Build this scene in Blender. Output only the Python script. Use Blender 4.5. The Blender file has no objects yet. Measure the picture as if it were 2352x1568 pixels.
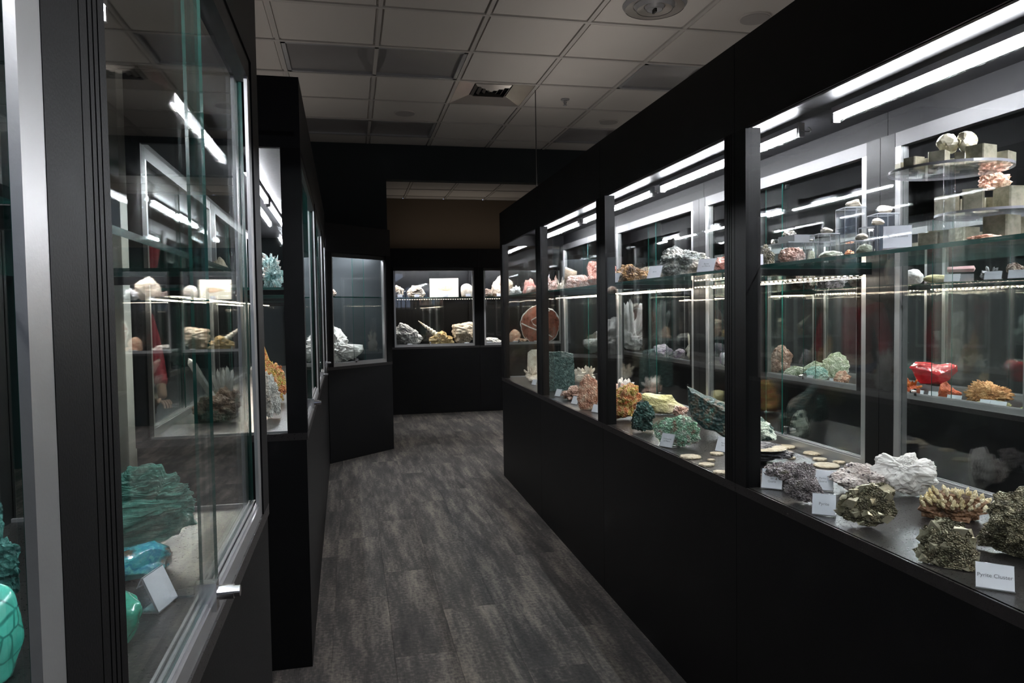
import bpy, bmesh, math, random
from mathutils import Vector, Matrix, noise, Euler
S = bpy.context.scene
COL = S.collection
R_ = random.Random(7)

# ------------------------------------------------------------------ camera
CAMZ = 1.40
FOC = 1686.4; PITCH = 0.04166; ROLL = -0.0148; YAW = 0.21451
cam_d = bpy.data.cameras.new('camera'); cam = bpy.data.objects.new('camera', cam_d); COL.objects.link(cam)
cam_d.sensor_fit = 'HORIZONTAL'; cam_d.sensor_width = 36.0; cam_d.lens = FOC * 36.0 / 2352.0
cam_d.clip_start = 0.02; cam_d.clip_end = 100
def _axes():
    cy, sy = math.cos(YAW), math.sin(YAW)
    def room(v): return Vector((v[0]*cy + v[1]*sy, -v[0]*sy + v[1]*cy, v[2]))
    c, s = math.cos(PITCH), math.sin(PITCH); cr, sr = math.cos(ROLL), math.sin(ROLL)
    def cv(a, b, d):           # camera right, up, depth -> room
        x = a*cr - b*sr; u = a*sr + b*cr
        return room((x, d*c + u*s, u*c - d*s))
    return cv
_cv = _axes()
rx, up, fw = _cv(1, 0, 0), _cv(0, 1, 0), _cv(0, 0, 1)
cam.matrix_world = Matrix(((rx.x, up.x, -fw.x, 0), (rx.y, up.y, -fw.y, 0), (rx.z, up.z, -fw.z, CAMZ), (0, 0, 0, 1)))
S.camera = cam
C0 = Vector((0, 0, CAMZ))
# ------------------------------------------------------------------ world, window daylight, exposure
W = bpy.data.worlds.new('world'); S.world = W; W.use_nodes = True
W.node_tree.nodes['Background'].inputs[0].default_value = (0.58, 0.70, 1.0, 1)
W.node_tree.nodes['Background'].inputs[1].default_value = 0.6
S.view_settings.view_transform = 'Standard'; S.view_settings.look = 'None'
S.view_settings.gamma = 1.0; S.view_settings.exposure = 1.30; S.view_settings.use_curve_mapping = False
S.cycles.transparent_max_bounces = 40
S.cycles.max_bounces = 14; S.cycles.diffuse_bounces = 4; S.cycles.glossy_bounces = 10; S.cycles.transmission_bounces = 8
S.cycles.caustics_reflective = False; S.cycles.caustics_refractive = False
S.cycles.sample_clamp_indirect = 60.0
def area_light(name, loc, rot, sx, sy, power, col):
    l = bpy.data.lights.new(name, 'AREA'); l.shape = 'RECTANGLE'; l.size = sx; l.size_y = sy
    l.energy = power; l.color = col
    o = bpy.data.objects.new(name, l); COL.objects.link(o); o.location = loc; o.rotation_euler = rot
    return o
# unseen fill lights added above the case runs to brighten the ceiling
for nm, xx, ya, yb, pw_ in (('added_ceiling_fill', 1.48, -.4, 5.9, 3.9), ('added_ceiling_fill', 3.65, .5, 8.2, 3.9), ('added_ceiling_fill', -.55, -2.5, 6.6, 3.1), ('added_ceiling_fill', 1.6, 10.75, 11.0, .6)):
    if yb-ya > 1: area_light(nm, (xx, (ya+yb)/2, 2.34), (math.radians(180), 0, 0), .06, yb-ya, pw_, (1.0, .93, .86))
    else: area_light(nm, (xx, 10.8, 2.34), (math.radians(180), 0, 0), 2.0, .06, pw_, (1.0, .88, .74))
area_light('added_far_room_fill', (3.4, 9.0, 3.0), (0, 0, 0), 0.5, 0.5, 3, (1.0, 0.86, 0.7))  # unseen fill light, added to brighten the far room

# ------------------------------------------------------------------ node helpers
def new_mat(name):
    m = bpy.data.materials.new(name); m.use_nodes = True
    nt = m.node_tree; b = nt.nodes['Principled BSDF']
    return m, nt, b
def plain(name, col, rough=0.5, metal=0.0, spec=0.5, bump=0.0, bscale=200, coat=0.0, var=0.0):
    m, nt, b = new_mat(name)
    b.inputs['Base Color'].default_value = (*col, 1); b.inputs['Roughness'].default_value = rough
    b.inputs['Metallic'].default_value = metal; b.inputs['Specular IOR Level'].default_value = spec
    b.inputs['Coat Weight'].default_value = coat
    if bump or var:
        tc = nt.nodes.new('ShaderNodeTexCoord'); n = nt.nodes.new('ShaderNodeTexNoise'); n.inputs['Scale'].default_value = bscale
        n.inputs['Detail'].default_value = 5
        nt.links.new(tc.outputs['Object'], n.inputs['Vector'])
        if bump:
            bp = nt.nodes.new('ShaderNodeBump'); bp.inputs['Strength'].default_value = bump; bp.inputs['Distance'].default_value = 0.002
            nt.links.new(n.outputs[0], bp.inputs['Height']); nt.links.new(bp.outputs[0], b.inputs['Normal'])
        if var:
            mr = nt.nodes.new('ShaderNodeMapRange'); mr.inputs['To Min'].default_value = rough - var; mr.inputs['To Max'].default_value = rough + var
            nt.links.new(n.outputs[0], mr.inputs['Value']); nt.links.new(mr.outputs[0], b.inputs['Roughness'])
    return m
def emit(name, col, st):
    m = bpy.data.materials.new(name); m.use_nodes = True; nt = m.node_tree; nt.nodes.clear()
    e = nt.nodes.new('ShaderNodeEmission'); o = nt.nodes.new('ShaderNodeOutputMaterial')
    e.inputs[0].default_value = (*col, 1); e.inputs[1].default_value = st
    nt.links.new(e.outputs[0], o.inputs[0]); return m
def glassy(name, tint, ior=1.5, haze=0.0):
    m = bpy.data.materials.new(name); m.use_nodes = True; nt = m.node_tree; nt.nodes.clear()
    o = nt.nodes.new('ShaderNodeOutputMaterial'); t = nt.nodes.new('ShaderNodeBsdfTransparent'); g = nt.nodes.new('ShaderNodeBsdfAnisotropic')
    t.inputs[0].default_value = (*tint, 1); g.inputs['Roughness'].default_value = 0.02
    g.inputs['Color'].default_value = (1, 1, 1, 1)
    geo = nt.nodes.new('ShaderNodeNewGeometry'); mr = nt.nodes.new('ShaderNodeMapRange')
    mr.inputs['To Min'].default_value = ior; mr.inputs['To Max'].default_value = 1/ior
    nt.links.new(geo.outputs['Backfacing'], mr.inputs['Value'])
    fr = nt.nodes.new('ShaderNodeFresnel'); nt.links.new(mr.outputs[0], fr.inputs['IOR'])
    mx = nt.nodes.new('ShaderNodeMixShader')
    nt.links.new(fr.outputs[0], mx.inputs[0]); nt.links.new(t.outputs[0], mx.inputs[1]); nt.links.new(g.outputs[0], mx.inputs[2])
    nt.links.new(mx.outputs[0], o.inputs[0]); return m
def mineral(name, cols, scale=18, rough=0.6, metal=0.0, bump=0.6, bscale=120, coat=0.0, spec=0.5, spots=None, stretch=None, sss=0.0, detail=8, glint=0.0, trans=0.0, contrast=0.12, cells=None):
    m, nt, b = new_mat(name); N = nt.nodes.new; K = nt.links.new
    tc = N('ShaderNodeTexCoord'); mp = N('ShaderNodeMapping'); K(tc.outputs['Object'], mp.inputs[0])
    if stretch: mp.inputs['Scale'].default_value = stretch
    n = N('ShaderNodeTexNoise'); n.inputs['Scale'].default_value = scale; n.inputs['Detail'].default_value = detail; n.inputs['Roughness'].default_value = 0.65
    K(mp.outputs[0], n.inputs['Vector'])
    cr = N('ShaderNodeValToRGB'); el = cr.color_ramp.elements
    lo, hi = 0.5 - contrast, 0.5 + contrast
    el[0].position = lo; el[0].color = (*cols[0], 1); el[1].position = hi; el[1].color = (*cols[-1], 1)
    for i, c in enumerate(cols[1:-1]):
        e = el.new(lo + (hi-lo)*(i+1)/(len(cols)-1)); e.color = (*c, 1)
    K(n.outputs[0], cr.inputs[0]); out = cr.outputs[0]
    if spots:
        v = N('ShaderNodeTexVoronoi'); v.inputs['Scale'].default_value = spots[1]; K(mp.outputs[0], v.inputs['Vector'])
        mr = N('ShaderNodeMapRange'); mr.inputs['From Min'].default_value = spots[2]; mr.inputs['From Max'].default_value = spots[2] + 0.06
        K(v.outputs['Distance'], mr.inputs['Value'])
        mx = N('ShaderNodeMix'); mx.data_type = 'RGBA'; mx.inputs['A'].default_value = (*spots[0], 1)
        K(mr.outputs[0], mx.inputs['Factor']); K(out, mx.inputs['B']); out = mx.outputs['Result']
    if cells:
        v = N('ShaderNodeTexVoronoi'); v.feature = 'DISTANCE_TO_EDGE'; v.inputs['Scale'].default_value = cells[1]; K(mp.outputs[0], v.inputs['Vector'])
        mr = N('ShaderNodeMapRange'); mr.inputs['From Min'].default_value = 0.02; mr.inputs['From Max'].default_value = 0.07; K(v.outputs['Distance'], mr.inputs['Value'])
        mx = N('ShaderNodeMix'); mx.data_type = 'RGBA'; mx.inputs['A'].default_value = (*cells[0], 1)
        K(mr.outputs[0], mx.inputs['Factor']); K(out, mx.inputs['B']); out = mx.outputs['Result']
    K(out, b.inputs['Base Color'])
    b.inputs['Roughness'].default_value = rough; b.inputs['Metallic'].default_value = metal; b.inputs['Coat Weight'].default_value = coat
    b.inputs['Specular IOR Level'].default_value = spec; b.inputs['Transmission Weight'].default_value = trans
    if sss: b.inputs['Subsurface Weight'].default_value = sss; b.inputs['Subsurface Radius'].default_value = (0.02, 0.02, 0.02); b.inputs['Subsurface Scale'].default_value = 0.3
    v2 = N('ShaderNodeTexVoronoi'); v2.inputs['Scale'].default_value = bscale; K(tc.outputs['Object'], v2.inputs['Vector'])
    n2 = N('ShaderNodeTexNoise'); n2.inputs['Scale'].default_value = bscale*0.6; n2.inputs['Detail'].default_value = 6; K(mp.outputs[0], n2.inputs['Vector'])
    ad = N('ShaderNodeMath'); ad.operation = 'ADD'; K(v2.outputs['Distance'], ad.inputs[0]); K(n2.outputs[0], ad.inputs[1])
    bp = N('ShaderNodeBump'); bp.inputs['Strength'].default_value = bump; bp.inputs['Distance'].default_value = 0.006
    K(ad.outputs[0], bp.inputs['Height']); K(bp.outputs[0], b.inputs['Normal'])
    if glint:
        mr = N('ShaderNodeMapRange'); mr.inputs['To Min'].default_value = rough; mr.inputs['To Max'].default_value = max(0.08, rough-glint)
        K(v2.outputs['Color'], mr.inputs['Value']); K(mr.outputs[0], b.inputs['Roughness'])
    return m

M = {}
M['black'] = plain('black_laminate', (0.005, 0.005, 0.0055), 0.45, spec=0.13, bump=0.12, bscale=350, var=0.06)
M['fascia'] = plain('black_fascia', (0.0055, 0.0055, 0.007), 0.5, spec=0.22, bump=0.10, bscale=300)
M['deck'] = plain('black_deck', (0.020, 0.018, 0.018), 0.30, spec=0.5, bump=0.15, bscale=220, var=0.10)
M['header'] = plain('black_header', (0.0030, 0.0030, 0.0036), 0.55, spec=0.10)
M['innertop'] = plain('dark_laminate_top', (0.009, 0.009, 0.010), 0.45, spec=0.08, bump=0.08, bscale=60, var=0.06)
M['alu'] = plain('brushed_aluminium', (0.46, 0.46, 0.46), 0.34, metal=0.75, bump=0.05, bscale=300)
M['alulight'] = plain('painted_aluminium', (0.30, 0.30, 0.31), 0.45, metal=0.3)
M['chrome'] = plain('satin_chrome', (0.72, 0.72, 0.74), 0.2, metal=1.0)
M['rubber'] = plain('black_rubber', (0.01, 0.01, 0.01), 0.7)
M['glass'] = glassy('clear_glass', (0.965, 0.985, 0.978))
M['acrylic'] = glassy('clear_acrylic', (0.985, 0.99, 0.99), 1.49)
M['edge'] = plain('green_glass_edge', (0.012, 0.085, 0.070), 0.18, spec=0.8)
M['acredge'] = plain('bright_acrylic_edge', (0.30, 0.31, 0.33), 0.2, spec=0.8)
M['tube'] = emit('cool_white_tube', (0.95, 0.94, 1.0), 98)
M['track'] = plain('grey_track', (0.020, 0.020, 0.021), 0.5, metal=0.2)
M['led'] = emit('warm_white_diode', (1.0, 0.80, 0.60), 16)
M['fixture'] = plain('white_fixture', (0.55, 0.55, 0.57), 0.45)
M['pcb'] = plain('led_tape', (0.35, 0.30, 0.24), 0.5)
M['card'] = plain('white_card', (0.66, 0.68, 0.74), 0.6)
M['ink'] = plain('grey_ink', (0.12, 0.12, 0.14), 0.7)
M['tile'] = plain('ceiling_tile_white', (0.50, 0.475, 0.45), 0.9, bump=0.3, bscale=400)
M['grid'] = plain('ceiling_grid_white', (0.42, 0.40, 0.38), 0.6)
M['wall'] = plain('dark_teal_wall', (0.010, 0.015, 0.018), 0.8, bump=0.08, bscale=200)
M['sidewall'] = plain('charcoal_wall', (0.02, 0.021, 0.023), 0.85)
M['beige'] = plain('beige_wall', (0.12, 0.092, 0.068), 0.85, bump=0.08, bscale=200)
M['pale'] = plain('pale_column_paint', (0.45, 0.44, 0.41), 0.8)
M['lens'] = plain('prismatic_lens', (0.22, 0.21, 0.21), 0.35, bump=0.25, bscale=500)
M['vent'] = plain('vent_metal', (0.45, 0.42, 0.39), 0.3, metal=0.7)
M['dark'] = plain('vent_dark', (0.01, 0.01, 0.01), 0.8)
M['pad'] = plain('grille_grey', (0.33, 0.31, 0.30), 0.8, bump=0.5, bscale=900)

# carpet: dark planks with long faded streaks, each plank its own tone
def carpet():
    m, nt, b = new_mat('charcoal_carpet'); N = nt.nodes.new; K = nt.links.new
    g = N('ShaderNodeNewGeometry'); oi = N('ShaderNodeObjectInfo')
    mp = N('ShaderNodeMapping'); mp.inputs['Scale'].default_value = (9, 1.1, 1); K(g.outputs['Position'], mp.inputs[0])
    off = N('ShaderNodeVectorMath'); off.operation = 'MULTIPLY'; cx = N('ShaderNodeCombineXYZ')
    K(oi.outputs['Random'], cx.inputs[0]); K(oi.outputs['Random'], cx.inputs[1]); K(cx.outputs[0], off.inputs[0]); off.inputs[1].default_value = (23, 11, 0)
    ad = N('ShaderNodeVectorMath'); K(mp.outputs[0], ad.inputs[0]); K(off.outputs[0], ad.inputs[1])
    n = N('ShaderNodeTexNoise'); n.inputs['Scale'].default_value = 1.0; n.inputs['Detail'].default_value = 12; n.inputs['Roughness'].default_value = 0.72; K(ad.outputs[0], n.inputs['Vector'])
    n2 = N('ShaderNodeTexNoise'); n2.inputs['Scale'].default_value = 60; n2.inputs['Detail'].default_value = 4; K(g.outputs['Position'], n2.inputs['Vector'])
    mu = N('ShaderNodeMath'); mu.operation = 'MULTIPLY_ADD'; K(n2.outputs[0], mu.inputs[0]); mu.inputs[1].default_value = 0.35; K(n.outputs[0], mu.inputs[2])
    cr = N('ShaderNodeValToRGB'); el = cr.color_ramp.elements
    el[0].position = 0.50; el[0].color = (0.041, 0.039, 0.039, 1); el[1].position = 0.86; el[1].color = (0.23, 0.20, 0.175, 1)
    e = el.new(0.66); e.color = (0.076, 0.070, 0.067, 1)
    K(mu.outputs[0], cr.inputs[0])
    hv = N('ShaderNodeMapRange'); hv.inputs['To Min'].default_value = 0.9; hv.inputs['To Max'].default_value = 1.12; K(oi.outputs['Random'], hv.inputs['Value'])
    mx = N('ShaderNodeVectorMath'); mx.operation = 'SCALE'; K(cr.outputs[0], mx.inputs[0]); K(hv.outputs[0], mx.inputs['Scale'])
    K(mx.outputs[0], b.inputs['Base Color']); b.inputs['Roughness'].default_value = 0.9; b.inputs['Specular IOR Level'].default_value = 0.2
    w = N('ShaderNodeTexWave'); w.inputs['Scale'].default_value = 60; w.inputs['Distortion'].default_value = 1.5; K(g.outputs['Position'], w.inputs['Vector'])
    bp = N('ShaderNodeBump'); bp.inputs['Strength'].default_value = 0.35; bp.inputs['Distance'].default_value = 0.003
    a2 = N('ShaderNodeMath'); K(w.outputs[0], a2.inputs[0]); K(n2.outputs[0], a2.inputs[1]); K(a2.outputs[0], bp.inputs['Height']); K(bp.outputs[0], b.inputs['Normal'])
    return m
M['carpet'] = carpet()

# ------------------------------------------------------------------ mesh helpers
class Frame:
    def __init__(s, o, ex, ey):
        s.o = Vector(o); s.ex = Vector(ex).normalized(); s.ey = Vector(ey).normalized()
        s.det = s.ex.cross(s.ey).z
    def P(s, x, y, z): return s.o + s.ex*x + s.ey*y + Vector((0, 0, z))
WORLD = Frame((0, 0, 0), (1, 0, 0), (0, 1, 0))
class MB:
    def __init__(s): s.v = []; s.f = []; s.mi = []
    def add(s, vs, fs, mi=0):
        n = len(s.v); s.v += [Vector(v) for v in vs]; s.f += [tuple(i+n for i in f) for f in fs]; s.mi += [mi]*len(fs); return s
    def box(s, F, x0, x1, y0, y1, z0, z1, mi=0, mis=None):
        x0, x1 = min(x0, x1), max(x0, x1); y0, y1 = min(y0, y1), max(y0, y1)
        vs = [F.P(x, y, z) for z in (z0, z1) for y in (y0, y1) for x in (x0, x1)]
        fs = [(0, 2, 3, 1), (4, 5, 7, 6), (0, 1, 5, 4), (2, 6, 7, 3), (0, 4, 6, 2), (1, 3, 7, 5)]   # -z +z -y +y -x +x
        if F.det < 0: fs = [f[::-1] for f in fs]
        n = len(s.v); s.v += vs; s.f += [tuple(i+n for i in f) for f in fs]
        s.mi += list(mis) if mis else [mi]*6
        return s
    def prism(s, F, prof, y0, y1, mi=0):
        """closed x,z-profile swept along y"""
        n = len(prof)
        vs = [F.P(x, y0, z) for x, z in prof] + [F.P(x, y1, z) for x, z in prof]
        fs = [tuple(range(n)), tuple(range(2*n-1, n-1, -1))] + [(i, i+n, (i+1) % n+n, (i+1) % n) for i in range(n)]
        return s.add(vs, fs, mi)
    def vprism(s, F, prof, z0, z1, mi=0):
        n = len(prof)
        vs = [F.P(x, y, z0) for x, y in prof] + [F.P(x, y, z1) for x, y in prof]
        fs = [tuple(range(n)), tuple(range(2*n-1, n-1, -1))] + [(i, i+n, (i+1) % n+n, (i+1) % n) for i in range(n)]
        return s.add(vs, fs, mi)
    def tube(s, a, b, r0, r1=None, n=10, cap=True, mi=0):
        a, b = Vector(a), Vector(b); r1 = r0 if r1 is None else r1
        d = (b-a).normalized(); t = Vector((0, 0, 1)) if abs(d.z) < .9 else Vector((1, 0, 0))
        u = d.cross(t).normalized(); w = d.cross(u)
        vs = [a + (u*math.cos(q) + w*math.sin(q))*r0 for q in [2*math.pi*i/n for i in range(n)]] + [b + (u*math.cos(q) + w*math.sin(q))*r1 for q in [2*math.pi*i/n for i in range(n)]]
        fs = [(i, (i+1) % n, (i+1) % n+n, i+n) for i in range(n)]
        if cap: fs += [tuple(range(n-1, -1, -1)), tuple(range(n, 2*n))]
        return s.add(vs, fs, mi)
    def build(s, name, mats, parent=None, smooth=False, recalc=True, loc=None):
        me = bpy.data.meshes.new(name)
        org = Vector(loc) if loc is not None else (Vector(parent['_o']) if parent is not None and '_o' in parent else Vector((0, 0, 0)))
        me.from_pydata([v-org for v in s.v], [], s.f)
        mats = mats if isinstance(mats, (list, tuple)) else [mats]
        for m in mats: me.materials.append(m)
        me.polygons.foreach_set('material_index', s.mi)
        if recalc:
            bm = bmesh.new(); bm.from_mesh(me); bmesh.ops.recalc_face_normals(bm, faces=bm.faces); bm.to_mesh(me); bm.free()
        if smooth: me.polygons.foreach_set('use_smooth', [True]*len(me.polygons))
        o = bpy.data.objects.new(name, me); COL.objects.link(o)
        if parent is not None: o.parent = parent
        if loc is not None:
            o.location = org - (Vector(parent['_o']) if parent is not None and '_o' in parent else Vector((0, 0, 0)))
        o['_o'] = tuple(org)
        return o
def tag(o, label=None, cat=None, group=None, kind=None):
    if label: o['label'] = label
    if cat: o['category'] = cat
    if group: o['group'] = group
    if kind: o['kind'] = kind
    return o
def thing(name, loc, label, cat, group=None):
    o = bpy.data.objects.new(name, None); COL.objects.link(o); o.location = loc; o['_o'] = tuple(loc); o.empty_display_size = 0.05
    return tag(o, label, cat, group)

# a pixel of the 2352 x 1568 frame to a point of the room
def ray(px, py): return _cv((px-1176)/FOC, -(py-784)/FOC, 1.0)
def on_plane(px, py, p0, n):
    r = ray(px, py); t = (Vector(p0)-C0).dot(n)/r.dot(n); return C0 + r*t
def on_z(px, py, z): return on_plane(px, py, (0, 0, z), Vector((0, 0, 1)))
def on_x(px, py, F, lx): return on_plane(px, py, F.P(lx, 0, 0), F.ex)

# ------------------------------------------------------------------ room
X0, X1, Y0, Y1 = -3.2, 4.95, -3.6, 11.2
CEIL = 3.108; WALLY = 7.62
fl = MB().box(WORLD, X0, X1, Y0, Y1, -0.1, -0.004).build('floor', M['carpet']); tag(fl, kind='structure')
PW, PL = 0.25, 1.0
base = MB().box(WORLD, -PW/2+0.0006, PW/2-0.0006, -PL/2+0.0006, PL/2-0.0006, -0.006, 0.0).build('carpet_plank', M['carpet'], fl)
first = True
for i in range(8):
    for j in range(11):
        o = base if first else base.copy()
        if not first: COL.objects.link(o)
        first = False
        o.parent = fl; o.location = (-0.36 + PW*(i+0.5), 0.2 + ((i*0.37) % 1.0)*0.9 + j*PL - 0.4, 0)
def wall(name, b, m): return tag(MB().box(WORLD, *b).build(name, m), kind='structure')
wall('wall_left', (X0-0.1, X0, Y0, Y1, 0, CEIL), M['sidewall'])
wall('wall_right', (X1, X1+0.1, Y0, Y1, 0, CEIL), M['sidewall'])
wall('wall_end', (X0, X1, Y1, Y1+0.1, 0, CEIL), M['beige'])
# wall across the room with a wide opening
mb = MB(); mb.box(WORLD, X0, 0.376, WALLY, WALLY+0.12, 0, CEIL); mb.box(WORLD, 0.376, X1, WALLY, WALLY+0.12, 2.753, CEIL)
tag(mb.build('wall_middle', M['wall']), kind='structure')
# rear wall with a window band behind the camera
mb = MB(); mb.box(WORLD, X0, X1, Y0-0.1, Y0, 0, 1.5); mb.box(WORLD, X0, X1, Y0-0.1, Y0, 2.7, CEIL)
mb.box(WORLD, X0, .3, Y0-0.1, Y0, 1.5, 2.7); mb.box(WORLD, 1.7, X1, Y0-0.1, Y0, 1.5, 2.7)
tag(mb.build('wall_rear', M['sidewall']), kind='structure')
wf = MB()
for x in (.3, .97, 1.64): wf.box(WORLD, x, x+0.06, Y0-0.08, Y0-0.02, 1.5, 2.7)
for z in (1.5, 2.64): wf.box(WORLD, .3, 1.7, Y0-0.08, Y0-0.02, z, z+0.06)
wo = tag(wf.build('window_1', M['alu']), kind='structure')
# ceiling: slab above, grid bars, tiles
ce = tag(MB().box(WORLD, X0, X1, Y0, Y1, CEIL+0.16, CEIL+0.26).build('ceiling', M['dark']), kind='structure')
T = 0.61; GX, GY = -0.4106, 4.2434
troffers = {}; special = {}
for i in (-4, 0, 4, 8):
    for j in (-8, -5, -2, 1, 4): troffers[(i, j)] = 1
for i in (-3, 1, 5): troffers[(i, 7)] = 1
special[(2, 2)] = 'vent'; special[(3, 7)] = 'vent'
grid = MB()
i0, i1 = -5, 9; j0, j1 = -13, 12
def gx(i): return GX + i*T
def gy(j): return GY + j*T
for i in range(i0, i1+1):
    x = gx(i)
    if X0 < x < X1: grid.box(WORLD, x-0.012, x+0.012, Y0, WALLY, CEIL-0.002, CEIL+0.02); grid.box(WORLD, x-0.012, x+0.012, WALLY+0.12, Y1, CEIL-0.002, CEIL+0.02)
for j in range(j0, j1+1):
    y = gy(j)
    if Y0 < y < Y1 and not WALLY < y < WALLY+0.12: grid.box(WORLD, X0, X1, y-0.012, y+0.012, CEIL-0.0035, CEIL+0.02)
grid.build('ceiling_grid', M['grid'], ce)
tm = None
for i in range(i0-1, i1+1):
    for j in range(j0-1, j1+1):
        cx, cy = gx(i)+T/2, gy(j)+T/2
        if not (X0-0.1 < cx < X1+0.1 and Y0-0.1 < cy < Y1+0.1): continue
        if (i, j) in troffers or (i-1, j) in troffers or (i, j) in special: continue
        if tm is None:
            q = T/2-0.013; k = q-0.012
            t = MB(); t.box(WORLD, -q, q, -q, q, 0.008, 0.02)
            t.v += []; t.box(WORLD, -k, k, -k, k, 0.0, 0.008)
            tm = t.build('ceiling_tile', M['tile'], ce); o = tm
        else:
            o = tm.copy(); COL.objects.link(o)
        o.parent = ce; o.location = (cx, cy, CEIL+0.001 + R_.uniform(0, 0.002)); o.rotation_euler = (R_.uniform(-.003, .003), R_.uniform(-.003, .003), 0)
tl = {(0, 1): 'unlit ceiling troffer above the nearer black cabinets, wide and grey', (0, 4): 'unlit ceiling troffer just before the dark header wall', (4, 1): 'unlit ceiling troffer partly hidden by the long case, nearer one',
      (4, 4): 'unlit ceiling troffer partly hidden by the long case, farther one', (1, 7): 'unlit ceiling troffer in the room beyond the opening'}
for (i, j) in troffers:
    x, y = gx(i), gy(j)
    if y > 0 and x > -1.5 and x < 3:
        lab = tl.get((i, j), 'unlit recessed ceiling light, %s, %s' % ({-4: 'beyond the black run', 0: 'above the black run', 4: 'above the long case'}.get(i, 'in the far room'), 'nearest row' if j < -4 else 'second row' if j < 1 else 'third row' if j < 4 else 'row by the header wall' if j < 6 else 'past the header wall'))
    else: continue
    tr = thing('ceiling_light', (x+T, y+T/2, CEIL), lab, 'ceiling light', 'unlit ceiling lights')
    m = MB(); a = 0.016
    for bx in ((a, a+.025, a, T-a), (2*T-a-.025, 2*T-a, a, T-a), (a, 2*T-a, a, a+.025), (a, 2*T-a, T-a-.025, T-a)): m.box(WORLD, x+bx[0], x+bx[1], y+bx[2], y+bx[3], CEIL-.002, CEIL+.03)
    m.build('frame', M['alulight'], tr)
    # lens: a shallow curved basket
    v = []; f = []; nx, ny = 12, 6
    for q in range(ny+1):
        for p in range(nx+1):
            u, w = p/nx, q/ny
            v.append((x+a+.02+(2*T-2*a-.04)*u, y+a+.02+(T-2*a-.04)*w, CEIL+0.014+0.05*math.sin(math.pi*u)**.6*math.sin(math.pi*w)**.6))
    for q in range(ny):
        for p in range(nx): f.append((q*(nx+1)+p, q*(nx+1)+p+1, (q+1)*(nx+1)+p+1, (q+1)*(nx+1)+p))
    MB().add(v, f).build('diffuser', M['lens'], tr, smooth=True, recalc=False)
for (i, j) in troffers:
    x, y = gx(i), gy(j)
    if y > 0 and x > -1.5 and x < 3: continue
    if x > X1-0.3: continue
    MB().box(WORLD, max(x, X0)+.015, min(x+2*T, X1)-.015, max(y, Y0)+.015, y+T-.015, CEIL+.01, CEIL+.03).build('troffer_panel', M['lens'], ce)
for (i, j), lab in (((2, 2), 'square metal air vent with stepped louvres in the ceiling'), ((3, 7), 'square air vent in the far room ceiling beyond the opening')):
    x, y = gx(i), gy(j); cx, cy = x+T/2, y+T/2
    vt = thing('air_vent', (cx, cy, CEIL), lab, 'vent')
    def ring(s0, z0, s1, z1, nm, mat):
        vs = [(cx+a*s0, cy+b*s0, z0) for a, b in ((-1, -1), (1, -1), (1, 1), (-1, 1))] + [(cx+a*s1, cy+b*s1, z1) for a, b in ((-1, -1), (1, -1), (1, 1), (-1, 1))]
        MB().add(vs, [(k, (k+1) % 4, (k+1) % 4+4, k+4) for k in range(4)]).build(nm, mat, vt, recalc=False)
    ring(T/2-.014, CEIL-.001, 0.15, CEIL+.035, 'flange', M['vent'])
    MB().box(WORLD, cx-.15, cx+.15, cy-.15, cy+.15, CEIL+.07, CEIL+.075).build('duct_back', M['dark'], vt)
    for k, s0 in enumerate((0.15, 0.11, 0.07, 0.035)):
        ring(s0-.008, CEIL+.035-.0, max(s0-.026, .004), CEIL+.018, 'louvre', M['vent'])
def disc(m, c, r, z0, z1, n=40): m.tube((c[0], c[1], z0), (c[0], c[1], z1), r, n=n)
for c, r, lab in (((0.487, 6.41), .088, 'small round white speaker in a tile before the dark header wall'), ((2.327, 6.41), .088, 'small round white speaker in a tile above the far half of the long case'), ((2.37, 4.0), .092, 'small round white speaker in a tile beside the round metal diffuser')):
    sp = thing('ceiling_speaker', (c[0], c[1], CEIL), lab, 'speaker', 'round ceiling speakers')
    m = MB(); disc(m, c, r, CEIL-.008, CEIL+.002); m.build('rim', M['tile'], sp)
    m = MB(); disc(m, c, r*.93, CEIL-.011, CEIL-.007); m.build('grille', M['pad'], sp)
c = (1.705, 3.93)
rd = thing('round_diffuser', (c[0], c[1], CEIL), 'round stepped metal ceiling diffuser above the long case', 'air diffuser')
for r0, r1, z0, z1 in ((.18, .165, -.002, -.022), (.162, .12, -.02, -.006), (.115, .10, -.006, -.03), (.098, .06, -.028, -.012), (.056, .045, -.012, -.03), (.043, .0, -.03, -.022)):
    n = 48; vs = [(c[0]+r*math.cos(2*math.pi*k/n), c[1]+r*math.sin(2*math.pi*k/n), CEIL+z) for r, z in ((r0, z0), (r1, z1)) for k in range(n)]
    MB().add(vs, [(k, (k+1) % n, (k+1) % n+n, k+n) for k in range(n)]).build('cone_ring', M['vent' if r0 in (.162, .098) else 'alulight'], rd, smooth=True, recalc=False)
MB().box(WORLD, c[0]-.006, c[0]+.006, c[1]-.02, c[1]+.02, CEIL-.045, CEIL-.02).build('damper_tab', M['dark'], rd)
c = (1.734, 5.80)
sk = thing('fire_sprinkler', (c[0], c[1], CEIL), 'small metal fire sprinkler hanging from a ceiling tile', 'sprinkler')
m = MB(); disc(m, c, .035, CEIL-.006, CEIL+.002, 20); m.build('escutcheon', M['alulight'], sk)
m = MB(); disc(m, c, .008, CEIL-.045, CEIL-.005, 10); m.tube((c[0]-.014, c[1], CEIL-.02), (c[0]-.003, c[1], CEIL-.045), .003, n=6); m.tube((c[0]+.014, c[1], CEIL-.02), (c[0]+.003, c[1], CEIL-.045), .003, n=6); m.build('frame', M['alulight'], sk)
m = MB(); disc(m, c, .016, CEIL-.05, CEIL-.046, 14); m.build('deflector', M['alulight'], sk)

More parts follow.
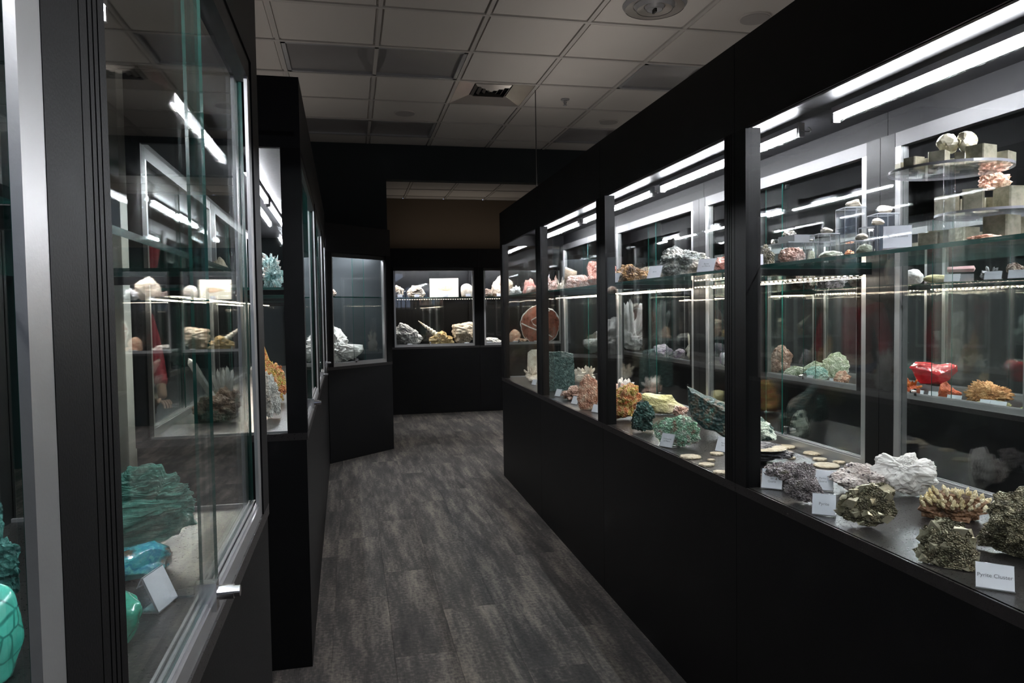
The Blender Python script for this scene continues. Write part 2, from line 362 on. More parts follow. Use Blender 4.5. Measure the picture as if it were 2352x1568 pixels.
# ------------------------------------------------------------------ display cases
FR = Frame((1.158, 0, 0), (math.cos(-.0125), math.sin(-.0125), 0), (-math.sin(-.0125), math.cos(-.0125), 0))
FA = Frame(FR.P(2.15, 0, 0), FR.ex, FR.ey)                              # the row across the second aisle
FL1 = Frame((-.215, 0, 0), (-1, 0, 0), (0, 1, 0))
FL2 = Frame((-.148, 0, 0), (-1, -.0105, 0), (-.0105, 1, 0))
aa, ab = Vector((-.22, 7.002, 0)), Vector((.40, 7.60, 0)); ad_ = (ab-aa).normalized()
FG = Frame(aa, (-ad_.y, ad_.x, 0), ad_)                                  # angled case; y runs along its front
FE = Frame((0, 10.12, 0), (0, 1, 0), (1, 0, 0))                          # end case; y runs along its front to the +x side
def pane(F, x, y0, y1, z0, z1, th=.006, name='glass_pane', par=None):
    # thickness along x ; big faces clear, rim green
    return MB().box(F, x, x+th, y0, y1, z0, z1, mis=(1, 1, 1, 1, 0, 0)).build(name, [M['glass'], M['edge']], par, recalc=False)
def shelf_pane(F, x0, x1, y0, y1, z1, th=.010, par=None):
    return MB().box(F, x0, x1, y0, y1, z1-th, z1, mis=(0, 0, 1, 1, 1, 1)).build('glass_shelf', [M['glass'], M['edge']], par, recalc=False)
def post(F, x0, x1, y0, y1, z0, z1, par, out=-1, name='post', groove=True):
    """upright with three shallow grooves on its outer face (the x0 side when out is -1)"""
    w = y1-y0; g = .0035; d = .004; xo, xi = (x0, x1) if out < 0 else (x1, x0); s = 1 if out < 0 else -1
    prof = [(xo, y0)]
    for k in ((.3, .5, .7) if groove else ()):
        yc = y0+w*k; prof += [(xo, yc-g/2), (xo+s*d, yc-g/2), (xo+s*d, yc+g/2), (xo, yc+g/2)]
    prof += [(xo, y1), (xi, y1), (xi, y0)]
    return MB().vprism(F, prof, z0, z1).build(name, M['black'], par)
def tube_light(F, lx, y0, y1, z, par):
    m = MB(); m.tube(F.P(lx, y0, z), F.P(lx, y1, z), .0085, n=12, mi=0); o = m.build('light_tube', M['tube'], par, smooth=False)
    f = MB(); f.box(F, lx-.013, lx+.013, y0-.01, y1+.01, z+.016, z+.0345)
    for y in (y0, y1): f.box(F, lx-.012, lx+.012, y-.012 if y == y0 else y, y if y == y0 else y+.012, z-.013, z+.02)
    f.build('tube_fixture', M['fixture'], par)
    return o
def led_strip(F, lx, y0, y1, z, par, power=2.2):
    MB().box(F, lx-.005, lx+.005, y0, y1, z-.002, z+.002).build('led_tape', M['pcb'], par)
    m = MB(); n = int((y1-y0)/.033)
    for k in range(n+1):
        y = y0+(y1-y0)*k/max(1, n); m.box(F, lx-.0028, lx+.0028, y-.0028, y+.0028, z-.0048, z-.002)
    tag(m.build('led_diode', M['led'], par), kind='stuff')
    c = F.P(lx, (y0+y1)/2, z-.008)
    l = bpy.data.lights.new('led_strip_light', 'AREA'); l.shape = 'RECTANGLE'; l.size = y1-y0; l.size_y = .008; l.energy = power; l.color = (1, .86, .72)
    o = bpy.data.objects.new('led_strip_light', l); COL.objects.link(o); o.location = c; o.rotation_euler = (0, 0, math.atan2(F.ey.y, F.ey.x))
def lock(F, x, y, z, par, s=-1):
    k = MB(); k.box(F, x-.014*s if s < 0 else x, x+.012*s, y-.011, y+.011, z-.022, z+.022); b = k.build('door_lock', M['chrome'], par)
    k = MB(); k.tube(F.P(x+.010*s, y, z+.004), F.P(x+.036*s, y, z+.004), .011, n=20); k.tube(F.P(x+.036*s, y, z+.004), F.P(x+.045*s, y, z+.004), .0085, n=20); q = k.build('lock_barrel', M['chrome'], par)
def case_unit(F, y0, y1, label, D=.65, sill=.84, wtop=1.947, top=2.22, front='fixed', back='sliding', end0=None, end1=None, group=None,
              shelf=1.53, tube=(.31, 1.985), tr=None, led=.5, ledr=None, pw=.066, ew=None, locky=None, ctop=None, pd=.05, fx=.018, jw=.024):
    t = thing('display_case', F.P(0, (y0+y1)/2, 0), label, 'display case', group); g = .0012
    a, b = y0+g, y1-g
    ctop = ctop or wtop+.085
    MB().box(F, .004, D-.004, a, b, .0, sill-.028).build('base_cabinet', M['black'], t)
    MB().box(F, .0, D, a, b, sill-.028, sill).build('deck', M['deck'], t)
    # fascia and top
    MB().box(F, 0, .022, a, b, wtop, top).build('fascia', M['fascia'], t)
    MB().box(F, D-.022, D, a, b, wtop, top).build('rear_fascia', M['header'], t)
    MB().box(F, .022, D-.022, a, b, ctop, ctop+.018).build('inner_top', M['innertop'], t)
    MB().box(F, .022, D-.022, a, b, top-.018, top).build('top_panel', M['fascia'], t)
    e0 = pw if end0 is None or ew is None else ew; e1 = pw if end1 is None or ew is None else ew
    for (p0, p1) in ((a, a+e0), (b-e1, b)):
        post(F, 0, pd if jw < .03 or end0 else (.03 if p0 == a else .014), p0, p1, sill, wtop, t, -1, groove=p0 == a); post(F, D-.05, D, p0, p1, sill, wtop, t, 1, groove=p0 == a)
    gz0, gz1 = sill, wtop
    def fixed(x): pane(F, x, a+e0-.004, b-e1+.004, gz0, gz1+.01, par=t)
    def sliding(x, s, lk, w=.024):
        ya, yb = a+e0, b-e1; mid = (ya+yb)/2-(.035 if w > .03 else 0); ov = .035 if w > .03 else .07
        MB().box(F, x-.004, x+.024, ya, yb, gz0, gz0+.03).build('bottom_track', M['alu'], t)
        m = MB(); m.box(F, x+.0*s, x+.004, ya, yb, gz0+.03, gz0+.036); m.box(F, x+.010, x+.014, ya, yb, gz0+.03, gz0+.036); m.box(F, x+.02, x+.024, ya, yb, gz0+.03, gz0+.036); m.build('track_rail', M['alulight'], t)
        MB().box(F, x-.004, x+.024, ya, yb, gz1-.045, gz1).build('top_track', M['track'], t)
        MB().box(F, x+(.004 if w > .03 else -.004), x+.026, ya, ya+(.010 if w > .03 else w), gz0+.03, gz1-.045).build('jamb', M['alu'], t)
        MB().box(F, x-.004, x+(.0035 if w > .03 else .026), yb-w, yb, gz0+.03, gz1-.045).build('jamb', M['alu'], t)
        xa, xb = (x+.004, x+.014) if s < 0 else (x+.014, x+.004)
        pane(F, xa, ya+(.010 if w > .03 else w), mid+ov, gz0+.032, gz1-.03, .005, 'sliding_door', t)
        pane(F, xb, mid-ov, yb-(.003 if w > .03 else w), gz0+.032, gz1-.03, .005, 'sliding_door', t)
        if lk is not None: lock(F, (x if s < 0 else x+.02), lk, gz0+.045, t, s)
    if front == 'fixed': pane(F, .005, a+e0-.002, b-e1+.002, gz0, gz1, par=t)
    else: sliding(fx, -1, locky if locky is not None else (a+b)/2-.07, jw)
    if back == 'fixed': fixed(D-.03)
    elif back == 'sliding': sliding(D-.045, 1, (a+b)/2-.07)
    else: MB().box(F, D-.02, D-.002, a+e0*.5, b-e1*.5, sill, wtop+.05).build('back_panel', M['innertop'] if back == 'gloss' else M['black'], t)
    for e, yy in ((end0, a), (end1, b)):
        if e is None: continue
        s = 1 if yy == a else -1
        if e == 'glass':
            y_in = yy+s*.012
            MB().box(F, pd, D-.05, min(y_in, y_in+s*.006), max(y_in, y_in+s*.006), sill+.0, wtop+.0, mis=(1, 1, 0, 0, 1, 1)).build('end_glass', [M['glass'], M['edge']], t, recalc=False)
            MB().box(F, .022, D-.022, min(yy, yy+s*.03), max(yy, yy+s*.03), wtop, top-.018).build('end_fascia', M['fascia'], t)
            MB().box(F, .05, D-.05, min(yy+s*.02, yy+s*.028), max(yy+s*.02, yy+s*.028), sill, sill+.008).build('end_bead', M['alulight'], t)
        else:
            MB().box(F, .01, D-.01, min(yy, yy+s*.02), max(yy, yy+s*.02), sill, top-.018).build('end_panel', M['black'], t)
    if shelf:
        shelf_pane(F, .05, D-.09, a+.008, b-.008, shelf, par=t)
        m = MB()
        for yy in (a+.02, b-.02): m.box(F, .06, D-.1, yy-.006, yy+.006, shelf-.030, shelf-.0105)
        for o_ in ((a+.012, a+.028), (b-.028, b-.012)): pass
        m2 = MB().box(F, .06, D-.1, a+.014, a+.026, shelf-.030, shelf-.0105).build('shelf_bracket', M['black'], t)
        MB().box(F, .06, D-.1, b-.026, b-.014, shelf-.030, shelf-.0105).build('shelf_bracket', M['black'], t)
        if led is not None:
            l0, l1 = ledr or (a+.03, b-.03); led_strip(F, led, l0, l1, shelf-.024, t)
    if tube:
        t0, t1 = tr or (a+.06, b-.06); tube_light(F, tube[0], t0, t1, min(tube[1], ctop-.0345), t)
        m = MB(); lx = tube[0]
        for k in range(6):
            q0, q1 = k/6*math.pi, (k+1)/6*math.pi
            m.tube(F.P(lx+.02*math.sin(q0), t0-.02-.018*math.cos(q0)-.01, tube[1]+.01-.01*math.sin(q0)), F.P(lx+.02*math.sin(q1), t0-.02-.018*math.cos(q1)-.01, tube[1]+.01-.01*math.sin(q1)), .0022, n=6, cap=False)
        m.build('tube_cable', M['fixture'], t)
    return t
g1 = 'cases of the long run beside the aisle'
RU = [(-.48, .82, 'open-aisle display case nearest the viewer in the long run', None, None), (.82, 2.12, 'long black display case with pyrite specimens and acrylic stands', None, None),
      (2.12, 3.44, 'black display case with orange and mint green minerals on its deck', None, None), (3.44, 4.74, 'black display case holding the square dark green mineral block', None, None),
      (4.74, 6.09, 'black display case at the far end of the long run', None, 'glass')]
for k, (a, b, lab, e0, e1) in enumerate(RU):
    case_unit(FR, a, b, lab, D=.57, led=.485 if k != 1 else None, end0=e0, end1=e1, ew=.10, group=g1, tr={1: (.92, 2.05), 2: (2.25, 3.40), 3: (3.54, 4.68), 4: (4.82, 5.85)}.get(k))
FB = [.45, 1.75, 3.05, 4.35, 5.65, 6.95, 8.25, 9.98]
fl_lab = ['display case across the second aisle, its glass nearest the viewer', 'display case across the second aisle in front of the orange coral mineral', 'display case across the second aisle holding the red polished stone',
          'display case across the second aisle holding pale green rough rocks', 'display case across the second aisle with small white and purple minerals', 'display case across the second aisle, last but one of the row', 'display case across the second aisle holding the tall white crystal cluster']
for k in range(7):
    case_unit(FA, FB[k], FB[k+1], fl_lab[k], D=.6, front='sliding', back='sliding', shelf=1.53 if k < 6 else None, group='cases across the second aisle', sill=.82, end1='panel' if k == 6 else None, locky={2: 3.88, 3: 5.05}.get(k))
kw = dict(fx=.008, jw=.045, D=.62, sill=.925, wtop=1.985, top=2.31, front='sliding', back='sliding', shelf=1.505, group='cases of the black run on the viewer side')
case_unit(FL1, -.62, .68, 'black case with turquoise polished stones behind its aluminium frame, cut by the picture edge', tube=(.26, 2.0), tr=(-.5, .05), led=None, pw=.078, **{**kw, 'fx': .0045, 'jw': .041})
case_unit(FL1, .68, 1.93, 'near black case with the green fibrous mineral log and a round lock', end1='glass', led=None, tube=(.26, 2.0), tr=(.78, 1.62), locky=1.185, ew=.11, **kw)
kw2 = dict(fx=.008, jw=.04, D=.62, sill=.935, wtop=2.04, top=2.31, front='sliding', back='sliding', shelf=1.505, group='cases of the black run on the viewer side')
case_unit(FL2, 2.97, 4.52, 'tall black case whose narrow end window shows orange and white minerals', end0='glass', tube=(.27, 2.05), tr=(3.5, 4.46), ctop=2.085, locky=3.55, pd=.075, **kw2)
case_unit(FL2, 4.52, 5.95, 'black case just behind the tall case with the end window', tube=(.27, 2.05), tr=(4.6, 5.8), ctop=2.085, **kw2)
case_unit(FL2, 5.95, 6.93, 'last narrow case of the black run, next to the angled case', tube=(.27, 2.05), ctop=2.085, **kw2)
gl = (ab-aa).length
case_unit(FG, 0, gl, 'angled corner case with one big white crystal mass', D=.6, sill=.90, wtop=1.975, top=2.24, front='sliding', back='panel', end0='panel', end1='panel', shelf=1.56, tube=(.14, 2.01), tr=(.08, .78), led=None)
ke = dict(D=.55, sill=.925, wtop=2.012, top=2.27, front='sliding', back='panel', shelf=1.605, led=.22, tube=(.12, 2.05), group='cases along the end wall')
case_unit(FE, .50, 1.745, 'end wall case with the fossil plaque and spiral shell', **ke)
case_unit(FE, 1.745, 3.0, 'end wall case with the round red agate slab', end1='glass', **ke)
pk = FG.P(.18, .30, 2.036); pl_ = thing('puck_light', pk, 'small round spotlight under the top of the angled case', 'lamp')
MB().tube(pk, pk+Vector((0, 0, .012)), .032, n=24).build('housing', M['chrome'], pl_); MB().tube(pk-Vector((0, 0, .003)), pk-Vector((0, 0, .0005)), .024, n=24).build('lens', M['tube'], pl_)
l = bpy.data.lights.new('puck_spot', 'SPOT'); l.energy = 16; l.spot_size = 1.9; l.spot_blend = .6; l.shadow_soft_size = .025; l.color = (.95, .96, 1)
o = bpy.data.objects.new('puck_spot', l); COL.objects.link(o); o.location = pk-Vector((0, 0, .01)); o.rotation_euler = (0, 0, 0)
# hanging wire from the ceiling down to the long case
p0 = Vector((1.435, 5.60, CEIL)); q = on_plane(1220, 424, p0, Vector((0, 1, 0)))
wr = MB().tube(p0, (p0.x, p0.y, 2.22), .0035, n=8).build('hanging_wire', M['rubber'], loc=(p0.x, p0.y, 2.22)); tag(wr, 'thin dark wire dropping from the ceiling to the long case', 'wire')

# pale column seen through the near case
pc = on_plane(243, 700, (0, 3.6, 0), Vector((0, 1, 0))); pd = on_plane(284, 700, (0, 3.6, 0), Vector((0, 1, 0)))
tag(MB().box(WORLD, pc.x-.25, pd.x, 3.6, 3.85, 0, CEIL).build('pale_column_1', M['pale']), kind='structure')

# ------------------------------------------------------------------ minerals
_ico = {}
def ico(n):
    if n not in _ico:
        bm = bmesh.new(); bmesh.ops.create_icosphere(bm, subdivisions=n, radius=1)
        _ico[n] = ([v.co.copy() for v in bm.verts], [tuple(v.index for v in f.verts) for f in bm.faces]); bm.free()
    return _ico[n]
def shape_rock(seed, kind='rough', res=4, amp=.25, freq=1.6, facets=14, lump=.22, lfreq=3.2, ax=(1, 1, 1)):
    """vertices of a boulder about the origin, roughly within the unit ball"""
    r = random.Random(seed); vs, fs = ico(res); off = Vector((r.uniform(0, 90), r.uniform(0, 90), r.uniform(0, 90)))
    pl = []
    for _ in range(facets):
        n = Vector((r.gauss(0, 1), r.gauss(0, 1), r.gauss(0, 1))).normalized(); pl.append((n, r.uniform(.62, 1.0)))
    out = []
    for d in vs:
        q = 1.0
        if kind in ('rough', 'angular', 'druse', 'layered', 'polished'):
            q = 1.05
            for n, h in pl:
                t = d.dot(n)
                if t > .2: q = min(q, h/t)
            if kind == 'polished': q = .5*q+.5*.9
        p = d*freq+off
        if kind == 'angular': q += amp*.35*noise.fractal(p*1.5, 1.0, 2.0, 4)
        elif kind == 'rough': q += amp*noise.fractal(p, .75, 2.1, 6) + amp*.35*(noise.noise(p*5))
        elif kind == 'polished': q += amp*.5*noise.noise(p)
        elif kind == 'layered':
            s = noise.noise(Vector((off.x, d.y*4+off.y, d.z*9+off.z)))+.6*noise.noise(Vector((off.x+d.x*.8, d.y*10, d.z*22+off.z)))
            q += amp*.6*s + amp*.2*noise.fractal(p*2, .8, 2, 4)
        elif kind == 'druse':
            f = noise.voronoi(d*freq*5+off)[0]
            q += amp*.8*noise.fractal(p, .8, 2, 4) + lump*.5*(f[1]-f[0])*1.2
        elif kind == 'botry':
            f1 = noise.voronoi(d*lfreq+off)[0][0]; f2 = noise.voronoi(d*lfreq*2.3+off*2)[0][0]
            q = .78 + lump*math.sqrt(max(0, 1-min(1, f1*1.25)**2)) + lump*.45*math.sqrt(max(0, 1-min(1, f2*1.25)**2)) + amp*noise.fractal(p*.8, .9, 2, 3)
        elif kind == 'coral':
            f1 = noise.voronoi(d*lfreq*2+off)[0]
            q = .72 + lump*1.6*min(.5, f1[1]-f1[0])+amp*noise.fractal(p, .9, 2, 3)
        out.append(Vector((d.x*ax[0], d.y*ax[1], d.z*ax[2]))*q)
    return out, fs
def crystal_geo(b, d, L, r, n=6, tip=1.4, flat=1.0, twist=0.0):
    d = d.normalized(); t = Vector((0, 0, 1)) if abs(d.z) < .9 else Vector((1, 0, 0)); u = d.cross(t).normalized(); w = d.cross(u)
    cs = [(u*math.cos(2*math.pi*k/n+twist) + w*math.sin(2*math.pi*k/n+twist)*flat)*r for k in range(n)]
    tl_ = min(L*.45, r*tip); m = b+d*(L-tl_)
    vs = [b+c*.85 for c in cs]+[m+c for c in cs]+[b+d*L]
    fs = [tuple(range(n-1, -1, -1))]+[(k, (k+1) % n, (k+1) % n+n, k+n) for k in range(n)]+[(k+n, (k+1) % n+n, 2*n) for k in range(n)]
    return vs, fs
def build_parts(seed, kind, k):
    """list of (name, verts, faces, material slot, smooth) in loose units; scaled together afterwards"""
    r = random.Random(seed*7+1); P = []
    if kind in ('rough', 'angular', 'druse', 'layered', 'polished', 'botry', 'coral'):
        v, f = shape_rock(seed, kind, res=k.get('res', 4), amp=k.get('amp', .25), freq=k.get('freq', 1.6), facets=k.get('facets', 14), lump=k.get('lump', .22), lfreq=k.get('lfreq', 3.2), ax=k.get('ax', (1, 1, 1)))
        P.append(('body', v, f, 0, kind in ('polished', 'botry', 'coral') and not k.get('flat')))
    elif kind == 'peaks':
        v, f = shape_rock(seed, 'rough', res=5, amp=.16, facets=9); o_ = seed*3.1; out = []
        for a in v:
            pr = [(-1, .1), (-.85, .55), (-.62, .82), (-.5, .95), (-.42, .74), (-.1, .76), (.12, .9), (.28, 1.06), (.34, .74), (.5, .68), (.66, .98), (.84, .84), (1, .2)]
            x = max(-1, min(1, a.x*1.05)); hh = .2
            for (xa, ha), (xb, hb) in zip(pr, pr[1:]):
                if xa <= x <= xb: hh = ha+(hb-ha)*(x-xa)/(xb-xa)
            up_ = max(0, a.z)/math.sqrt(max(.12, 1-min(.95, a.x*a.x)))
            lay = .05*noise.noise(Vector((a.x*7+a.z*5, a.y*3, a.z*2+o_)))+.07*noise.noise(Vector((a.x*3, a.z*3, o_)))
            out.append(Vector((a.x, a.y*(1-.55*min(1, up_))+lay*1.6-.22*up_, min(a.z, 0)*.5+up_*hh*1.3+lay*.4)))
        P.append(('body', out, f, 0, False))
    elif kind == 'log':
        nt_, nx_ = 120, 56; V = []; Fs = []
        for i in range(nx_+1):
            u = i/nx_*2-1
            for j in range(nt_):
                an = 2*math.pi*j/nt_; c_, s_ = math.cos(an), math.sin(an)
                wob = .05*noise.noise(Vector((u*3, c_*2, s_*2))); st_ = noise.noise(Vector((c_*4.2+seed+wob*6, s_*4.2, u*.55)))*4
                rr = 1+.13*(math.floor(st_)+min(1, (st_-math.floor(st_))*4))+.10*noise.noise(Vector((c_*11, s_*11, u*1.1+seed)))+.07*noise.noise(Vector((c_*26, s_*26, u*2.2)))+.035*noise.noise(Vector((c_*14, s_*14, u*16)))
                rr *= .8
                ex_ = u*2.2*(1+.16*math.floor(3*noise.noise(Vector((c_*2.6, s_*2.6, 5.5+seed))))/2+.05*noise.noise(Vector((c_*8, s_*8, 3))))
                V.append(Vector((ex_, c_*rr, s_*rr*.8)))
            if i:
                for j in range(nt_): Fs.append(((i-1)*nt_+j, (i-1)*nt_+(j+1) % nt_, i*nt_+(j+1) % nt_, i*nt_+j))
        for e in (0, nx_):
            b0 = e*nt_; cc = sum((V[b0+j] for j in range(nt_)), Vector())/nt_; n1 = len(V)
            V += [cc+(V[b0+j]-cc)*.5+Vector((.06*noise.noise(Vector((j*.4, 0, e))), 0, 0)) for j in range(nt_)]; V.append(cc)
            for j in range(nt_): Fs += [(b0+j, b0+(j+1) % nt_, n1+(j+1) % nt_, n1+j), (n1+j, n1+(j+1) % nt_, n1+nt_)]
        P.append(('body', V, Fs, 0, False))
    elif kind == 'cluster':            # matrix with pointed prisms
        ms = k.get('matrix', .55)
        v, f = shape_rock(seed, k.get('mkind', 'rough'), res=3, amp=.3); P.append(('matrix', [Vector((a.x, a.y, a.z*ms-.25)) for a in v], f, k.get('mslot', 1), False))
        n = k.get('n', 18)
        for q in range(n):
            th = r.uniform(0, 2*math.pi); el = r.uniform(*k.get('el', (.25, 1.45))); rr = r.uniform(.2, .75)
            d = Vector((math.cos(th)*math.cos(el), math.sin(th)*math.cos(el), math.sin(el)))
            b = Vector((math.cos(th)*rr*.9, math.sin(th)*rr*.9, .05*ms))
            L = r.uniform(*k.get('L', (.5, 1.1)))*(1.15-.4*rr); cr_ = r.uniform(*k.get('r', (.07, .16)))
            v, f = crystal_geo(b, d, L, cr_, n=k.get('sides', 6), tip=k.get('tip', 1.6), flat=k.get('cflat', 1.0), twist=r.uniform(0, 3))
            P.append(('crystal', v, f, 0, False))
    elif kind == 'needles':            # many small points over a body: joined
        v, f = shape_rock(seed, 'rough', res=3, amp=.3, ax=k.get('ax', (1, 1, 1))); P.append(('matrix', v, f, 1, False)); V = []; F_ = []
        for q in range(k.get('n', 160)):
            a = v[r.randrange(len(v))]
            if a.z < k.get('zmin', -.1): continue
            d = (a.normalized()+Vector((r.gauss(0, .25), r.gauss(0, .25), r.gauss(0, .25)+k.get('upw', .1)))).normalized()
            cv, cf = crystal_geo(a*.85, d, r.uniform(*k.get('L', (.25, .5))), r.uniform(*k.get('r', (.035, .07))), n=k.get('sides', 5), flat=k.get('cflat', 1), twist=r.uniform(0, 3))
            n0 = len(V); V += cv; F_ += [tuple(i+n0 for i in g) for g in cf]
        P.append(('crystal_crust', V, F_, 0, False))
    elif kind == 'cubes' or kind == 'octa':
        v, f = shape_rock(seed, 'rough', res=4, amp=.32, freq=1.8, ax=k.get('ax', (1, 1, 1))); P.append(('matrix', v, f, 1, False)); V = []; F_ = []
        for q in range(k.get('n', 60)):
            a = v[r.randrange(len(v))]; s = r.uniform(*k.get('s', (.10, .24)))*(1 if r.random() < .6 else .6)
            E_ = Euler((r.uniform(0, 3), r.uniform(0, 3), r.uniform(0, 3))).to_matrix()
            if kind == 'cubes':
                pts = [Vector((x, y, z))*s*.5 for z in (-1, 1) for y in (-1, 1) for x in (-1, 1)]; ff = [(0, 2, 3, 1), (4, 5, 7, 6), (0, 1, 5, 4), (2, 6, 7, 3), (0, 4, 6, 2), (1, 3, 7, 5)]
            else:
                pts = [Vector(p)*s for p in ((1, 0, 0), (0, 1, 0), (-1, 0, 0), (0, -1, 0), (0, 0, 1), (0, 0, -1))]; ff = [(0, 1, 4), (1, 2, 4), (2, 3, 4), (3, 0, 4), (1, 0, 5), (2, 1, 5), (3, 2, 5), (0, 3, 5)]
            n0 = len(V); V += [a*k.get('sink', .88)+E_ @ p for p in pts]; F_ += [tuple(i+n0 for i in g) for g in ff]
        P.append(('crystal_crust', V, F_, 0, False))
    elif kind == 'plates':             # overlapping upright blades
        v, f = shape_rock(seed, 'rough', res=3, amp=.3); P.append(('matrix', [Vector((a.x, a.y*.8, a.z*.45)) for a in v], f, k.get('mslot', 1), False)); 
        for q in range(k.get('n', 16)):
            th = r.uniform(-.9, .9); x = r.uniform(-.75, .75); s = r.uniform(*k.get('s', (.45, .85))); E_ = (Euler((r.uniform(-.45, .45), r.uniform(-.4, .4)+x*.4, r.uniform(-1.2, 1.2)))).to_matrix()
            m_ = r.randint(6, 9); t = k.get('t', .05); ring_ = [Vector((math.cos(2*math.pi*i/m_)*s*r.uniform(.75, 1), 0, math.sin(2*math.pi*i/m_)*s*r.uniform(.75, 1.05))) for i in range(m_)]
            c_ = Vector((x, r.uniform(-.4, .4), r.uniform(0, .25)))
            vs = [c_+E_ @ (p+Vector((0, t, 0))) for p in ring_]+[c_+E_ @ (p*.96-Vector((0, t, 0))) for p in ring_]
            vs = [Vector((a.x, a.y, max(a.z, -.3))) for a in vs]
            P.append(('blade', vs, [tuple(range(m_)), tuple(range(2*m_-1, m_-1, -1))]+[(i, i+m_, (i+1) % m_+m_, (i+1) % m_) for i in range(m_)], 0, False))
    elif kind == 'slab':               # sawn or broken plate standing up: outline in x,z, thin in y
        m_ = 64; V = []; tt = .5; prof = k.get('outline'); 
        for s in (-1, 1):
            for i in range(m_):
                if prof:
                    u = i/m_*len(prof); a = prof[int(u) % len(prof)]; b_ = prof[(int(u)+1) % len(prof)]; fr_ = u-int(u); x, z = a[0]+(b_[0]-a[0])*fr_, a[1]+(b_[1]-a[1])*fr_
                else: x, z = math.cos(2*math.pi*i/m_), math.sin(2*math.pi*i/m_)
                j = 1+k.get('amp', .05)*noise.fractal(Vector((x*3+seed, z*3, s*.15)), .8, 2, 5)
                V.append(Vector((x*j, s*tt*(1+.0*x), z*j)))
        fs = [tuple(range(m_)), tuple(range(2*m_-1, m_-1, -1))]+[(i, i+m_, (i+1) % m_+m_, (i+1) % m_) for i in range(m_)]
        P.append(('body', V, fs, 0, False))
        if k.get('rim'):
            m2 = []; 
            for i in range(m_):
                for s in (-1, 1):
                    a = V[i+(0 if s < 0 else m_)]
                    m2.append(Vector((a.x*1.012, a.y*1.06, a.z*1.012))); m2.append(Vector((a.x*.985, a.y*1.06, a.z*.985)))
            f2 = []
            for i in range(m_):
                a = i*4; b_ = ((i+1) % m_)*4
                f2 += [(a, b_, b_+2, a+2), (a, a+1, b_+1, b_), (a+2, b_+2, b_+3, a+3), (a+1, a+3, b_+3, b_+1)]
            P.append(('rind', m2, f2, 1, False))
            for pts_ in ([(-.95, .10), (-.5, -.12), (-.1, -.28), (.3, -.42), (.62, -.62)], [(-.1, .45), (-.45, .25), (-.35, .05), (-.1, -.1)], [(-.05, .72), (.2, .8), (.5, .72)]):
                vv_ = []
                for i, (x, z) in enumerate(pts_):
                    for dz in (-.03, .03): vv_ += [Vector((x, -tt*1.07, z+dz)), Vector((x, -tt*.8, z+dz))]
                ff_ = []
                for i in range(len(pts_)-1):
                    a = i*4; b_ = a+4; ff_ += [(a, b_, b_+2, a+2), (a, a+1, b_+1, b_), (a+2, b_+2, b_+3, a+3)]
                P.append(('vein', vv_, ff_, 1, False))
    return P
def place(bb, sup, F=None, lx=None):
    """ground point, across vector, view vector, width, height, slope for a thing whose picture box is bb and that stands at height sup"""
    x0, y0, x1, y1 = bb; xc = (x0+x1)/2
    if lx is None: G = on_z(xc, y1, sup)
    else:
        G = on_x(xc, (y0+y1)/2, F, lx); G = Vector((G.x, G.y, sup))
    h = Vector((G.x, G.y, 0)); dist = h.length; v = h/dist; a = Vector((v.y, -v.x, 0))
    ym = (y0+y1)/2
    w = (on_plane(x1, ym, G, v)-on_plane(x0, ym, G, v)).length
    zt = on_plane(xc, y0, G, v).z
    return G, a, v, w, zt, (CAMZ-sup)/dist
